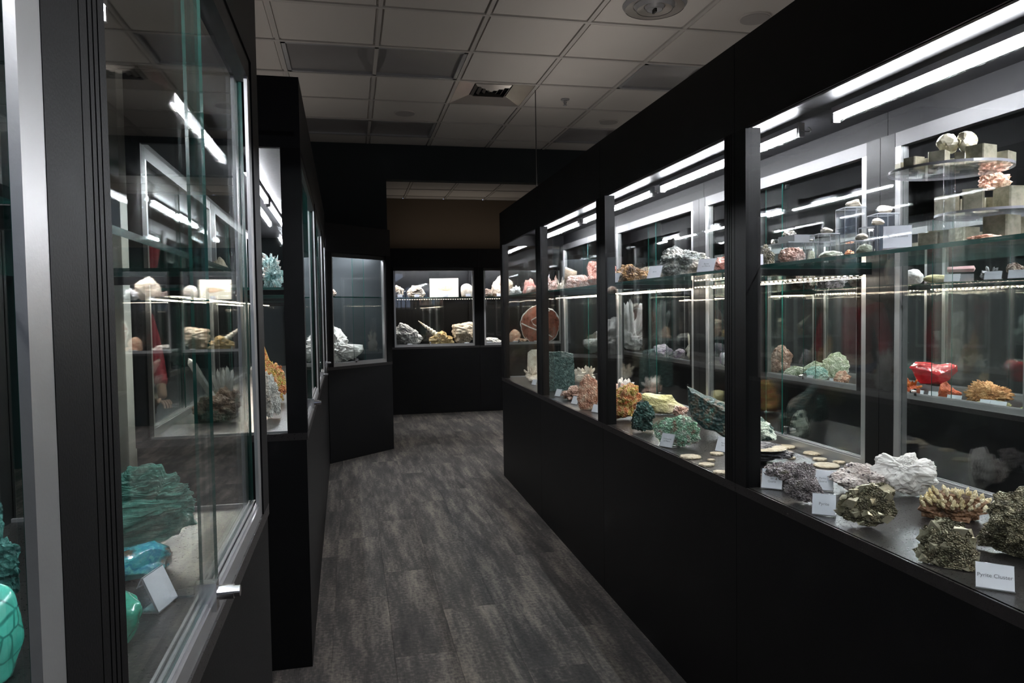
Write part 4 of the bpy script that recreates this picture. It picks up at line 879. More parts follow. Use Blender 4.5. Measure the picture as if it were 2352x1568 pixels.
# acrylic pieces
def bar(m, p, q, r, mi=0): m.tube(p, q, r, n=5, mi=mi)
def riser(label, bb, sup, F, lx, deep=None):
    G, a, v, w, zt, sl = place(bb, sup, F, lx); h = zt-sup; dp = deep or w*.62
    ex, ey = F.ey, F.ex; c, s = math.cos(.25), math.sin(.25); e1 = ex*c+ey*s; e2 = ey*c-ex*s
    f = Frame(G, e2, e1); root = thing('acrylic_riser', G, label, 'riser', 'clear acrylic risers on the shelf'); ww = w*.72; t = .003
    MB().box(f, -dp/2, dp/2, -ww/2, ww/2, h-t, h, mis=(0, 0, 1, 1, 1, 1)).build('top_panel', [M['acrylic'], M['acredge']], root, recalc=False)
    for y in (-ww/2, ww/2-t): MB().box(f, -dp/2, dp/2, y, y+t, 0.0008, h-t, mis=(1, 1, 0, 0, 1, 1)).build('side_panel', [M['acrylic'], M['acredge']], root, recalc=False)
    MB().box(f, dp/2-t, dp/2, -ww/2+t, ww/2-t, 0.0008, h-t, mis=(1, 1, 1, 1, 0, 0)).build('back_panel', [M['acrylic'], M['acredge']], root, recalc=False)
    return G, h
r1 = riser('low clear acrylic riser nearest the little acrylic table', (1852, 538, 1936, 602), ZS, FR, .18)
r2 = riser('tall clear acrylic riser holding the arched shell stone', (1912, 478, 1996, 597), ZS, FR, .34)
r3 = riser('tall clear acrylic riser standing against the rear door frame', (1984, 492, 2071, 590), ZS, FR, .42)
r4 = riser('small clear acrylic riser over the green folded stone', (1922, 554, 2014, 597), ZS, FR, .12)
r5 = riser('slim clear acrylic riser between the two tall ones', (1968, 522, 2012, 592), ZS, FR, .30)
def topof(bb, label, name, mat, lx, zt, kind='angular', seed=1, **k): sp(name, label, bb, zt+.0006, kind, mat, seed, F=FR, lx=lx, **k)
topof((1884, 522, 1914, 543), 'small tan stone on the low acrylic riser', 'tan_stone', 'shell_tan', .18, ZS+r1[1], seed=81, d=.8)
topof((1941, 458, 1980, 481), 'arched tan shell stone on top of the tall riser', 'arched_shell_stone', 'shell_tan', .34, ZS+r2[1], seed=82, d=.7, facets=7)
topof((2014, 472, 2050, 496), 'curved tan shell stone on the riser by the rear door frame', 'curved_shell_stone', 'shell_tan', .42, ZS+r3[1], seed=83, d=.7, facets=7)
topof((1964, 536, 1994, 558), 'dark tan shell stone on the small low riser', 'dark_shell_stone', 'shell_tan', .12, ZS+r4[1], seed=84, d=.7, facets=7)
topof((2002, 501, 2032, 524), 'fan shaped tan shell stone on the slim riser', 'fan_shell_stone', 'shell_tan', .30, ZS+r5[1], seed=85, d=.7, facets=7)
# little acrylic table with small stones
G, a, v, w, zt, sl = place((1786, 560, 1872, 600), ZS, FR, .36); h = zt-ZS
tb = thing('acrylic_table', G, 'small three level clear acrylic table carrying tiny stones', 'display stand')
f = Frame(G, FR.ex, FR.ey)
MB().box(f, -.09, .09, -w*.75, w*.75, h-.004, h, mis=(0, 0, 1, 1, 1, 1)).build('top_panel', [M['acrylic'], M['acredge']], tb, recalc=False)
for y in (-w*.6, w*.6-.004): MB().box(f, -.085, .085, y, y+.004, .0008, h-.004, mis=(1, 1, 0, 0, 1, 1)).build('side_panel', [M['acrylic'], M['acredge']], tb, recalc=False)
MB().box(f, -.04, .04, -.05, .05, h, h+.028, mis=(0, 0, 1, 1, 1, 1)).build('upper_block', [M['acrylic'], M['acredge']], tb, recalc=False)
topof((1796, 530, 1830, 550), 'small pyrite crust rock on the upper block of the acrylic table', 'pyrite_crust_rock', 'pyrite_silver', .36, ZS+h+.028, kind='druse', seed=86, d=.8)
for n_, (x0, x1, y0) in enumerate(((1770, 1781, 549), (1786, 1797, 548), (1834, 1852, 548), (1858, 1870, 549))):
    topof((x0, y0, x1, 560), ['tiny grey stone at the outer end of the acrylic table', 'tiny grey stone next to the outer one on the acrylic table', 'tiny flat stone beside the upper block of the acrylic table', 'tiny pale stone at the riser end of the acrylic table'][n_], 'tiny_stone', 'pyrite_silver', .36, ZS+h, seed=90+n_, d=.8)
for n_, (x0, x1, y0, y1) in enumerate(((1853, 1872, 575, 600), (1826, 1850, 570, 592))):
    topof((x0, y0, x1, y1), ['small grey twisted stone beside the low riser', 'white triangular stone behind the pink and white crust'][n_], 'small_stone', ['fold_green', 'white_rough'][n_], .25, ZS, seed=95+n_, d=.8)
# cake stands
def cake(label, px, pyplate, rpx, lx, bpx, stem):
    G = on_x(px, pyplate, FR, lx); zp = G.z; G = Vector((G.x, G.y, ZS)); root = thing('acrylic_cake_stand', G, label, 'display stand', 'clear acrylic cake stands')
    r = (G-Vector((0, 0, ZS))).length/FOC*rpx; n = 48
    def dsk(z0, z1, r, nm):
        m = MB(); vs = [G+Vector((r*math.cos(6.2832*k/n), r*math.sin(6.2832*k/n), z-ZS)) for z in (z0, z1) for k in range(n)]
        m.add(vs, [tuple(range(n-1, -1, -1)), tuple(range(n, 2*n))], 0); m.add(vs, [(k, (k+1) % n, (k+1) % n+n, k+n) for k in range(n)], 1); return m.build(nm, [M['acrylic'], M['acredge2']], root, recalc=False)
    dsk(zp-.006, zp, r, 'plate'); dsk(ZS+.0008, ZS+.006, r*.32, 'foot')
    MB().tube((G.x, G.y, ZS+.006), (G.x, G.y, zp-.006), stem, n=16, cap=False).build('stem', M['clearstem'], root, smooth=True)
    return G, zp, r
M['acredge2'] = plain('soft_acrylic_edge', (.30, .30, .33), .15, spec=.8)
M['clearstem'] = glassy('acrylic_rod', (.90, .91, .93), 1.6)
cs1 = cake('taller clear acrylic cake stand with pyrite cubes on its plate', 2181, 388, 108, .185, 0, .012)
cs2 = cake('lower clear acrylic cake stand cut by the picture edge', 2283, 488, 100, .34, 0, .011)
def cube(label, c, s, rz, group, th=(1, 1, 1)):
    m = MB(); f = Frame(c, (math.cos(rz), math.sin(rz), 0), (-math.sin(rz), math.cos(rz), 0)); q = random.Random(round(c.x*1e4)+round(c.y*1e4)); e = lambda: q.uniform(-.04, .04)*s
    x, y, z = s*th[0]/2, s*th[1]/2, s*th[2]; b = s*.05
    prof = [(-x+b, -y), (x-b, -y), (x, -y+b), (x, y-b), (x-b, y), (-x+b, y), (-x, y-b), (-x, -y+b)]
    m.vprism(f, [(p+e()*.4, r+e()*.4) for p, r in prof], .0006, z)
    tag(m.build('pyrite_cube', M['pyrite_cube'], loc=c), label, 'mineral', group)
def ontop(cs, spec, grp, where):
    for (px, s, back, lab, th) in spec:
        G, zp, r = cs; v = Vector((G.x, G.y, 0)).normalized(); a = Vector((v.y, -v.x, 0)); dist = Vector((G.x, G.y, 0)).length
        t = (px-where)/FOC*dist
        cube(lab, Vector((G.x, G.y, zp))+a*t+v*back*r, s, R_.uniform(0, 1.5), grp, th)
g_ = 'pyrite cubes on the acrylic stands'
ontop(cs1, [(2100, .027, .15, 'pyrite cube at the outer end of the taller plate', (1, 1, 1)), (2120, .032, -.1, 'second pyrite cube from the outer end of the taller plate', (1, 1, 1)), (2143, .034, .3, 'pale pyrite cube just left of the stem of the taller stand', (1, 1, 1)), (2163, .036, -.25, 'dark pyrite cube above the stem of the taller stand', (1, 1, 1)),
            (2206, .038, .2, 'pyrite cube right beside the stem on the taller plate', (1, 1, 1)), (2232, .042, -.15, 'biggest pyrite cube on the taller plate', (1.2, 1, 1)), (2270, .034, .1, 'flat pyrite cube at the inner end of the taller plate', (1.3, 1, .8)), (2186, .030, .6, 'pyrite cube at the rear of the taller plate', (1, 1, 1.15))], g_, 2181)
G, zp, r = cs1; v = Vector((G.x, G.y, 0)).normalized(); a = Vector((v.y, -v.x, 0))
zc_ = zp+.0365
sp('pyrite_crystal', 'shiny many sided pyrite crystal topping the pile on the taller plate', (2163, 302, 2194, 340), 0, 'polished', 'pyrite', 97, F=FR, lx=.14, d=.9) if False else None
for px, lab, sd in ((2178, 'shiny many sided pyrite crystal on top of the pile, the brighter one', 3), (2207, 'shiny many sided pyrite crystal on top of the pile, the greyer one', 8)):
    c = Vector((G.x, G.y, zc_))+a*((px-2181)/FOC*Vector((G.x, G.y, 0)).length)+v*.01; q = random.Random(sd)
    pts, ff = shape_rock(sd, 'angular', res=3, amp=0, facets=12); tag(MB().add([c+Vector((p.x*.024, p.y*.024, max(-.92, p.z)*.024+.0225)) for p in pts], ff).build('pyrite_crystal', M['pyrite_cube'], loc=c), lab, 'mineral')
ontop(cs2, [(2205, .040, .0, 'tall greenish pyrite cube at the outer end of the lower plate', (1, 1, 1.2)), (2226, .038, .4, 'pyrite cube second from the outer end of the lower plate', (1, 1, 1.1)), (2250, .042, -.3, 'pyrite cube in front of the stem of the lower stand', (1.2, 1, 1.28)), (2278, .040, .35, 'pyrite cube behind the stem of the lower stand', (1, 1, 1)), (2308, .046, -.2, 'dark brown pyrite cube on the lower plate', (1.2, 1, 1.17)), (2338, .044, .15, 'dark pyrite cube at the picture edge on the lower plate', (1.1, 1, 1))], g_, 2283)
G, zp, r = cs2
sp('tan_wavy_rock', 'tan wavy rock lying on the cubes of the lower acrylic stand', (2245, 394, 2326, 432), zp+.0545, 'rough', 'peach', 98, F=FR, lx=.34, d=.6, amp=.3)
sp('tan_top_rock', 'small tan rock topping the pile on the lower stand', (2264, 374, 2308, 408), zp+.075, 'rough', 'tan_matrix', 99, F=FR, lx=.34, d=.7, amp=.3) if False else None
# cubes on the shelf under the stands
for n_, (px, s, lx, lab) in enumerate(((2112, .030, .30, 'small pale cube on the shelf nearest the tilted card'), (2136, .045, .26, 'greenish pyrite cube on the shelf left of the cake stand foot'), (2162, .050, .29, 'big greenish pyrite cube on the shelf under the taller plate'), (2190, .040, .48, 'dark pyrite cube standing behind the cake stand foot'),
                                       (2215, .046, .26, 'yellow green pyrite cube on the shelf between the cake stands'), (2262, .050, .44, 'pyrite cube behind the crinkly white rock'), (2300, .052, .20, 'tan pyrite cube on the shelf below the lower plate'), (2335, .055, .30, 'dark pyrite cube on the shelf at the picture edge'))):
    p = on_x(px, 560, FR, lx); cube(lab, Vector((p.x, p.y, ZS)), s, R_.uniform(0, .6), 'pyrite cubes on the glass shelf', (1, 1, 1.1))

# ---- row across the second aisle
ZA = .8215; kA = dict(F=FA)
def fa(name, label, bb, kind, mat, seed, lx=.2, sup=ZA, **k): sp(name, label, bb, sup, kind, mat, seed, F=FA, lx=lx, **k)
fa('red_polished_stone', 'big glossy red polished stone held on a clear stand', (2088, 832, 2199, 882), 'angular', 'red_polish', 101, lx=.25, sup=ZA+.071, d=.5, facets=9, amp=.08, res=5, ol=[(2088,845),(2103,832),(2120,832),(2137,833),(2155,837),(2182,833),(2197,838),(2197,853),(2182,868),(2165,882),(2115,881),(2106,873),(2096,853)])
fa('orange_crystal_cluster', 'spiky orange crystal cluster before the red polished stone', (2066, 868, 2119, 908), 'cluster', ['orange_crystal', 'red_orange'], 102, lx=.06, d=.8, n=24, joined=True)
fa('red_orange_rock', 'matte red orange rock beside the orange coral mineral', (2154, 876, 2209, 914), 'angular', 'red_orange', 103, lx=.06, d=.7, ol=[(2155,905),(2160,883),(2173,877),(2190,890),(2207,898),(2206,908),(2182,916),(2160,910)])
fa('orange_coral_rock', 'wide knobbly orange coral shaped mineral', (2210, 871, 2333, 926), 'coral', 'orange_coral', 104, lx=.12, d=.5, res=5, lfreq=4.5, lump=.4, ol=[(2211,893),(2220,886),(2227,877),(2245,872),(2273,873),(2287,880),(2312,882),(2332,893),(2330,903),(2313,907),(2293,915),(2268,912),(2230,912),(2218,905)])
fa('olive_rock', 'low olive green rock in front of the orange coral mineral', (2238, 918, 2325, 944), 'botry', 'olive', 105, lx=.035, d=.4, lump=.3)
fa('lime_rock', 'lime green rock at the picture edge across the aisle', (2338, 932, 2400, 962), 'botry', 'lime', 106, lx=.05, d=.6)
fa('lime_lump', 'small light green lump behind the tan crystal ball', (1734, 796, 1762, 822), 'botry', 'lime', 107, lx=.3, d=.8)
fa('tan_crystal_ball', 'upright tan brown crystal ball across the aisle', (1770, 792, 1822, 846), 'botry', 'brown_pink', 108, lx=.40, d=.6, lump=.3, lfreq=5, flat=1)
fa('pink_crust_rock', 'low pink brown crusted rock near the aluminium rail across the aisle', (1736, 820, 1800, 853), 'botry', 'brown_pink', 109, lx=.1, d=.6, lump=.3, lfreq=6, flat=1)
fa('pale_green_rock', 'long pale green knobbly rock across the aisle', (1795, 828, 1905, 864), 'botry', 'pale_green', 110, lx=.14, d=.2, lump=.3, lfreq=5, flat=1, ol=[(1795,862),(1800,845),(1822,834),(1845,838),(1870,822),(1905,830),(1905,850),(1880,862)])
fa('pale_green_ridge', 'raised pale green ridge rock reaching up to the door frame', (1885, 808, 1952, 862), 'botry', 'pale_green', 111, lx=.52, d=.2, lump=.3, lfreq=5, flat=1)
fa('aqua_rock', 'aqua and white rock in front of the pale green ridge', (1842, 840, 1904, 876), 'botry', 'aqua_rock', 112, lx=.06, d=.35, flat=1)
fa('peach_rock', 'peach crystal rock beside the rear door post', (1914, 850, 1956, 884), 'rough', 'peach', 113, lx=.06, d=.7)
fa('blue_white_rock', 'tall pale blue white rock seen between the door frames', (1983, 818, 2014, 884), 'rough', 'white_rough', 114, lx=.2, d=.8)
fa('yellow_purple_rock', 'small yellow and dark purple rock between the door frames', (1982, 866, 2012, 892), 'rough', 'ochre', 115, lx=.05, d=.8)
fa('pale_twin_crystal', 'pale pointed crystal pair far across the aisle', (1573, 756, 1614, 818), 'cluster', ['cream', 'cream'], 116, lx=.25, d=.7, n=14, el=(.8, 1.5), joined=True)
fa('white_lump', 'rounded white lump far across the aisle', (1590, 798, 1640, 832), 'botry', 'white_quartz', 117, lx=.1, d=.8)
fa('white_mixed_rock', 'white and lilac rock at the far end of the lit row across the aisle', (1498, 790, 1546, 816), 'rough', 'purple_white', 118, lx=.15, d=.8)
fa('lilac_rock', 'lilac and white rock next to the wide post across the aisle', (1652, 806, 1690, 836), 'rough', 'purple_white', 119, lx=.1, d=.8)
fa('pink_rough_rock', 'small pink purple rock between two white ones across the aisle', (1546, 800, 1574, 816), 'rough', 'purple_white', 120, lx=.2, d=.8)
fa('tall_white_cluster', 'very tall white crystal cluster with one leaning column', (1397, 686, 1491, 828), 'cluster', ['white_quartz', 'white_rough'], 121, lx=.3, d=.6, n=26, el=(.8, 1.5), L=(.6, 1.9), r=(.10, .2), matrix=.7)
fa('cream_lump', 'cream coloured lump behind the black post across the aisle', (1342, 762, 1392, 812), 'rough', 'cream', 122, lx=.3, d=.7)
fa('white_wedge', 'white wedge shaped stone on the shelf across the aisle', (2070, 618, 2122, 646), 'angular', 'white_quartz', 123, lx=.14, sup=1.5312, d=.6, facets=7)
fa('yellow_log_stone', 'long pale yellow stone lying on the shelf across the aisle', (2120, 630, 2185, 647), 'polished', 'yellow_stone', 124, lx=.12, sup=1.5312, d=.3, ax=(3, 1, 1))
G, a, v, w, zt, sl = place((2174, 612, 2242, 631), 1.5312, FA, .16); o_ = thing('rose_crystal_rod', G, 'pink six sided crystal rod lying on a clear block', 'mineral')
vv, ff = crystal_geo(G-a*w*.48+Vector((0, 0, .075)), a, w*.96, w*.14, tip=.4); MB().add(vv, ff).build('body', M['rose'], o_); MB().box(Frame(G, v, a), -.03, .03, -w*.3, w*.42, 0, .045, mis=(0, 0, 1, 1, 1, 1)).build('clear_block', [M['acrylic'], M['acredge2']], o_, recalc=False)
fa('dark_crystal_group', 'dark glassy crystal group on the shelf across the aisle', (2250, 610, 2300, 636), 'cluster', ['clear_quartz', 'twotone'], 125, lx=.16, sup=1.5312, d=.7, n=12, joined=True)
fa('brown_shelf_rock', 'brown rough rock on the shelf across the aisle at the picture edge', (2310, 602, 2352, 640), 'rough', 'brown_rough', 126, lx=.2, sup=1.5312, d=.7)
fa('dim_brown_rock', 'wide dim brown rock on the shelf across the aisle below the pyrite bay', (1800, 610, 1890, 645), 'rough', 'brown_rough', 127, lx=.2, sup=1.5312, d=.6, amp=.4)
fa('grey_crystal_shelf_rock', 'dim grey branching rock on the shelf across the aisle', (1876, 600, 1950, 642), 'botry', 'amethyst_grey', 128, lx=.25, sup=1.5312, d=.6, flat=1)
fa('rusty_shelf_rock', 'dim rusty brown rock on the shelf across the aisle before the door frame', (1945, 610, 2016, 645), 'rough', 'brown_pink', 129, lx=.2, sup=1.5312, d=.6)

# ---- end wall
ZE = .926; ZEs = 1.6062
def fe(name, label, bb, kind, mat, seed, ly=.28, sup=ZE, **k): sp(name, label, bb, sup, kind, mat, seed, F=FE, lx=ly, **k)
fe('grey_veined_boulder', 'white and grey veined boulder on the end case deck', (902, 740, 972, 795), 'rough', 'grey_veined', 131, d=.6, facets=8, res=5, amp=.2, ol=[(901,757),(918,740),(932,744),(962,761),(972,776),(962,787),(940,792),(906,789)])
fe('ridged_tan_stone', 'tan upright stone with white ribs on the end case deck', (1037, 739, 1092, 795), 'layered', 'tan_fossil', 132, d=.6, ax=(1, 1, 1.05), facets=7, ol=[(1040,765),(1041,746),(1058,744),(1084,740),(1091,750),(1089,776),(1072,792),(1050,790)])
fe('flat_white_slabs', 'low flat white slabs in the agate case', (1105, 774, 1152, 794), 'rough', 'white_rough', 133, d=.7)
fe('small_pink_stone', 'small rounded pink stone at the foot of the red agate slab', (1169, 756, 1196, 786), 'polished', 'peach', 134, ly=.26, d=.8)
fe('flat_pink_stone', 'low flat pink stone before the red agate slab', (1176, 776, 1212, 792), 'rough', 'peach', 135, ly=.09, d=.5)
fe('tiny_cream_stone', 'tiny cream stone next to the flat pink stone', (1211, 784, 1224, 793), 'polished', 'cream', 136, ly=.1, d=.8)
fe('red_agate_slab', 'large round red brown agate slab with white veins standing upright', (1194, 699, 1287, 794), 'slab', ['agate', 'agate_vein'], 137, ly=.3, d=.12, amp=.08, rim=1)
fe('round_fossil', 'round tan fossil ball on the end case shelf, outermost', (901, 654, 928, 683), 'rough', 'tan_fossil', 138, sup=ZEs, d=.8)
fe('oval_grey_fossil', 'oval grey tan fossil disc next to the white plaque', (934, 655, 978, 683), 'layered', 'tan_fossil', 139, sup=ZEs, d=.5)
fe('ovoid_stone', 'smooth cream ovoid stone beside the white plaque', (1058, 651, 1087, 684), 'polished', 'cream', 140, sup=ZEs, d=.8, facets=3, amp=.05)
fe('small_brown_rock', 'small brown rock at the start of the agate case shelf', (1107, 662, 1132, 683), 'rough', 'brown_rough', 141, sup=ZEs, d=.8)
fe('big_tan_rock', 'big tan rounded rock on the agate case shelf', (1126, 631, 1180, 684), 'rough', 'tan_fossil', 142, sup=ZEs, ly=.34, d=.6, amp=.15)
fe('white_coral_rock', 'white branching coral rock on the agate case shelf', (1170, 654, 1200, 684), 'coral', 'white_quartz', 143, sup=ZEs, ly=.16, d=.8, lump=.5)
fe('salmon_rock', 'salmon pink rock on the agate case shelf', (1200, 639, 1234, 672), 'botry', 'salmon', 144, sup=ZEs, ly=.3, d=.8)
fe('pink_tuft_rock', 'pale pink tufted rock in front of the salmon one', (1208, 655, 1234, 682), 'botry', 'pink_druse', 145, sup=ZEs, ly=.11, d=.5, lump=.35, lfreq=5)
G, a, v, w, zt, sl = place((987, 639, 1053, 683), ZEs, FE, .3); pq = thing('fossil_plaque', G, 'rectangular cream plaque with a faint fish fossil on the end case shelf', 'fossil')
h = zt-ZEs; f = Frame(G, v, a); MB().prism(f, [(-.02, .0006), (0, .0006), (.05, h), (.03, h)], -w/2, w/2).build('plate', M['plaque'], pq)
vs = [];  n = 24
for k in range(n):
    t = 6.2832*k/n; X = math.cos(t)*w*.3; Z = h*.48+math.sin(t)*h*.12*(1+.6*math.cos(t)); vs.append(f.P(-.0235+.05*Z/h, X, Z))
MB().add(vs, [tuple(range(n))]).build('fossil_print', M['fossil_mark'], pq, recalc=False)
# spiral shell on its ochre rock
G, a, v, w, zt, sl = place((960, 735, 1034, 796), ZE, FE, .28); ss = thing('spiral_shell', G, 'long cream spiral shell rising out of an ochre rock', 'fossil'); h = zt-ZE
A = G+a*w*.22+Vector((0, 0, h*.28)); B = G-a*w*.48+Vector((0, 0, h*.98)); d = (B-A).normalized(); u = d.cross(v).normalized(); ww = d.cross(u); V = []; Fs = []; n = 20; mseg = 70
for q in range(mseg+1):
    t = q/mseg; rad = .042*(1-t)**.9+.004; rad *= 1+.16*math.cos(t*2*math.pi*9)
    for k in range(n):
        an = 6.2832*k/n; V.append(A+(B-A)*(t+.008*math.sin(an))+(u*math.cos(an)+ww*math.sin(an))*rad)
for q in range(mseg):
    for k in range(n): Fs.append((q*n+k, q*n+(k+1) % n, (q+1)*n+(k+1) % n, (q+1)*n+k))
MB().add(V, Fs).build('shell', M['cream'], ss, smooth=True)
pv, pf = shape_rock(150, 'rough', res=4, amp=.35); MB().add([G+a*(w*.22+p.x*w*.34)+v*p.y*.07+Vector((0, 0, max(0, p.z+.6)*h*.34+.0006)) for p in pv], pf).build('base_rock', M['ochre'], ss)

# ---- angled case
sp('white_crystal_mass', 'huge glowing white crystal mass in the angled case', (744, 737, 835, 840), .901, 'rough', 'white_quartz', 151, F=FG, lx=.3, d=.6, res=5, amp=.3, facets=10, tilt=0, oc=(768,803), ol=[(746,737),(754,745),(770,756),(785,764),(796,775),(800,795),(833,798),(831,814),(812,831),(770,839),(746,837)])
sp('pink_wedge_stone', 'dim pinkish wedge stone at the back of the angled case', (864, 763, 884, 797), .901, 'angular', 'brown_pink', 152, F=FG, lx=.3, d=.7)
sp('dim_shelf_rock', 'dim layered rock on the angled case shelf beside the frame', (745, 662, 773, 690), 1.5612, 'layered', 'brown_rough', 153, F=FG, lx=.3, d=.7)
sp('grey_shelf_rock', 'small grey tan rock on the angled case shelf', (854, 667, 881, 689), 1.5612, 'rough', 'grey_brown', 154, F=FG, lx=.3, d=.7)
sp('tiny_shelf_stone', 'tiny cream pebble on the angled case shelf', (828, 682, 841, 690), 1.5612, 'polished', 'cream', 155, F=FG, lx=.3, d=.7)

# ---- tall case with end window
ZL = .936; ZLs = 1.5062
def fl2(name, label, bb, kind, mat, seed, y, sup=ZL, **k):
    sp(name, label, bb, sup, kind, mat, seed, F=Frame((0, y, 0), (0, 1, 0), (1, 0, 0)), lx=0, **k)
fl2('turquoise_cluster', 'pale turquoise crystal cluster on the glass shelf behind the end window', (598, 580, 655, 643), 'rough', 'aqua_crystal', 161, 3.75, sup=ZLs, d=.8, amp=.6, res=5, freq=2.4)
fl2('orange_crust_cluster', 'rough orange coral like rock behind the end window', (600, 790, 658, 882), 'rough', 'orange_crust', 162, 4.05, d=.8, amp=.5, res=5, flat=1, ol=[(601,795),(606,770),(615,800),(630,808),(645,810),(655,830),(658,860),(645,880),(625,872),(608,850)])
fl2('white_knobbly_rock', 'knobbly white grey rock on the deck behind the end window', (596, 850, 650, 955), 'rough', 'white_rough', 163, 3.45, d=.8, amp=.5, res=5, flat=1, ol=[(600,850),(612,845),(630,858),(640,890),(648,915),(640,945),(618,955),(600,950)])
fl2('brown_tufa_rock', 'brown lumpy rock seen through both glass ends', (440, 905, 556, 985), 'botry', 'brown_rough', 164, 3.38, d=.6, lump=.3, res=5, flat=1)
fl2('quartz_point_cluster', 'clear quartz point cluster behind the brown lumpy rock', (480, 838, 556, 945), 'cluster', ['selenite', 'brown_rough'], 165, 3.72, d=.7, n=15, el=(.7, 1.5), r=(.1, .2), L=(.7, 1.3))
fl2('white_shelf_crystal', 'upright white crystal on the shelf of the tall case', (522, 577, 545, 640), 'cluster', ['selenite', 'selenite'], 166, 3.6, sup=ZLs, d=.8, n=6, el=(1.1, 1.5), joined=True)
fl2('bone_shelf_stone', 'pale bone shaped stone on the shelf beside the white crystal', (478, 590, 524, 622), 'rough', 'tan_fossil', 167, 3.7, sup=ZLs, d=.5)
fl2('pale_shelf_boulder', 'pale tan boulder on the shelf of the case seen through two glass ends', (334, 640, 392, 690), 'rough', 'tan_fossil', 168, 5.1, sup=ZLs-.10, d=.6) if False else None
p0 = on_plane(497, 928, (0, 3.5, 0), Vector((0, 1, 0))); p1 = on_plane(432, 822, (0, 3.5, 0), Vector((0, 1, 0)))
base_ = Vector((p0.x, 3.5, ZL)); wd = thing('selenite_wand', base_, 'long clear selenite wand leaning on a wire stand', 'mineral')
d = (p1-p0); vv, ff = crystal_geo(p0-d*.0, d, d.length, .024, n=5, tip=1.0, flat=.8); MB().add(vv, ff).build('crystal', M['selenite'], wd)
m = MB(); q0 = Vector((p0.x, 3.5, p0.z)); m.tube(q0, base_+Vector((-.06, -.05, .003)), .002, n=6); m.tube(q0, base_+Vector((.06, -.05, .003)), .002, n=6); m.tube(q0, base_+Vector((0, .07, .003)), .002, n=6); m.tube(base_+Vector((-.06, -.05, .003)), base_+Vector((.06, -.05, .003)), .002, n=6); m.build('wire_stand', M['chrome'], wd)

# ---- near case
ZN = .926
sp('green_fibrous_log', 'dark green fibrous mineral log lying in the near case', (150, 1062, 456, 1225), ZN, 'layered', 'green_fibre', 171, F=Frame((0, 1.56, 0), (0, 1, 0), (1, 0, 0)), lx=0, d=.45, res=6, amp=.28, facets=8, ol=[(150,1095),(268,1078),(348,1064),(373,1068),(380,1087),(409,1084),(417,1100),(438,1112),(453,1138),(452,1181),(413,1194),(362,1203),(282,1217),(150,1225)])
sp('polished_chrysocolla', 'glossy turquoise blue polished block with brown patches behind the post', (205, 1247, 402, 1345), ZN, 'angular', 'chrysocolla', 174, d=.55, res=5, facets=7, amp=.05, cut=.2, ol=[(205,1268),(281,1255),(355,1246),(391,1268),(398,1286),(397,1319),(362,1342),(282,1340),(205,1335)])
sp('polished_malachite', 'smooth banded green malachite shape half hidden by the black post', (180, 1345, 332, 1500), ZN, 'polished', 'malachite', 173, d=.7, res=5, facets=6)
sp('crackled_turquoise', 'bright turquoise crackle patterned polished stone in the nearest case', (-190, 1316, 64, 1600), ZN, 'polished', 'turq_crackle' if 'turq_crackle' in M else 'turquoise', 174, d=.8, res=5, facets=5)
sp('teal_rough_rock', 'rough teal green rock standing behind the crackled turquoise stone', (-150, 1148, 48, 1290), ZN, 'rough', 'teal_rough', 175, F=Frame((0, 1.28, 0), (0, 1, 0), (1, 0, 0)), lx=0, d=.5, amp=.5, res=5)

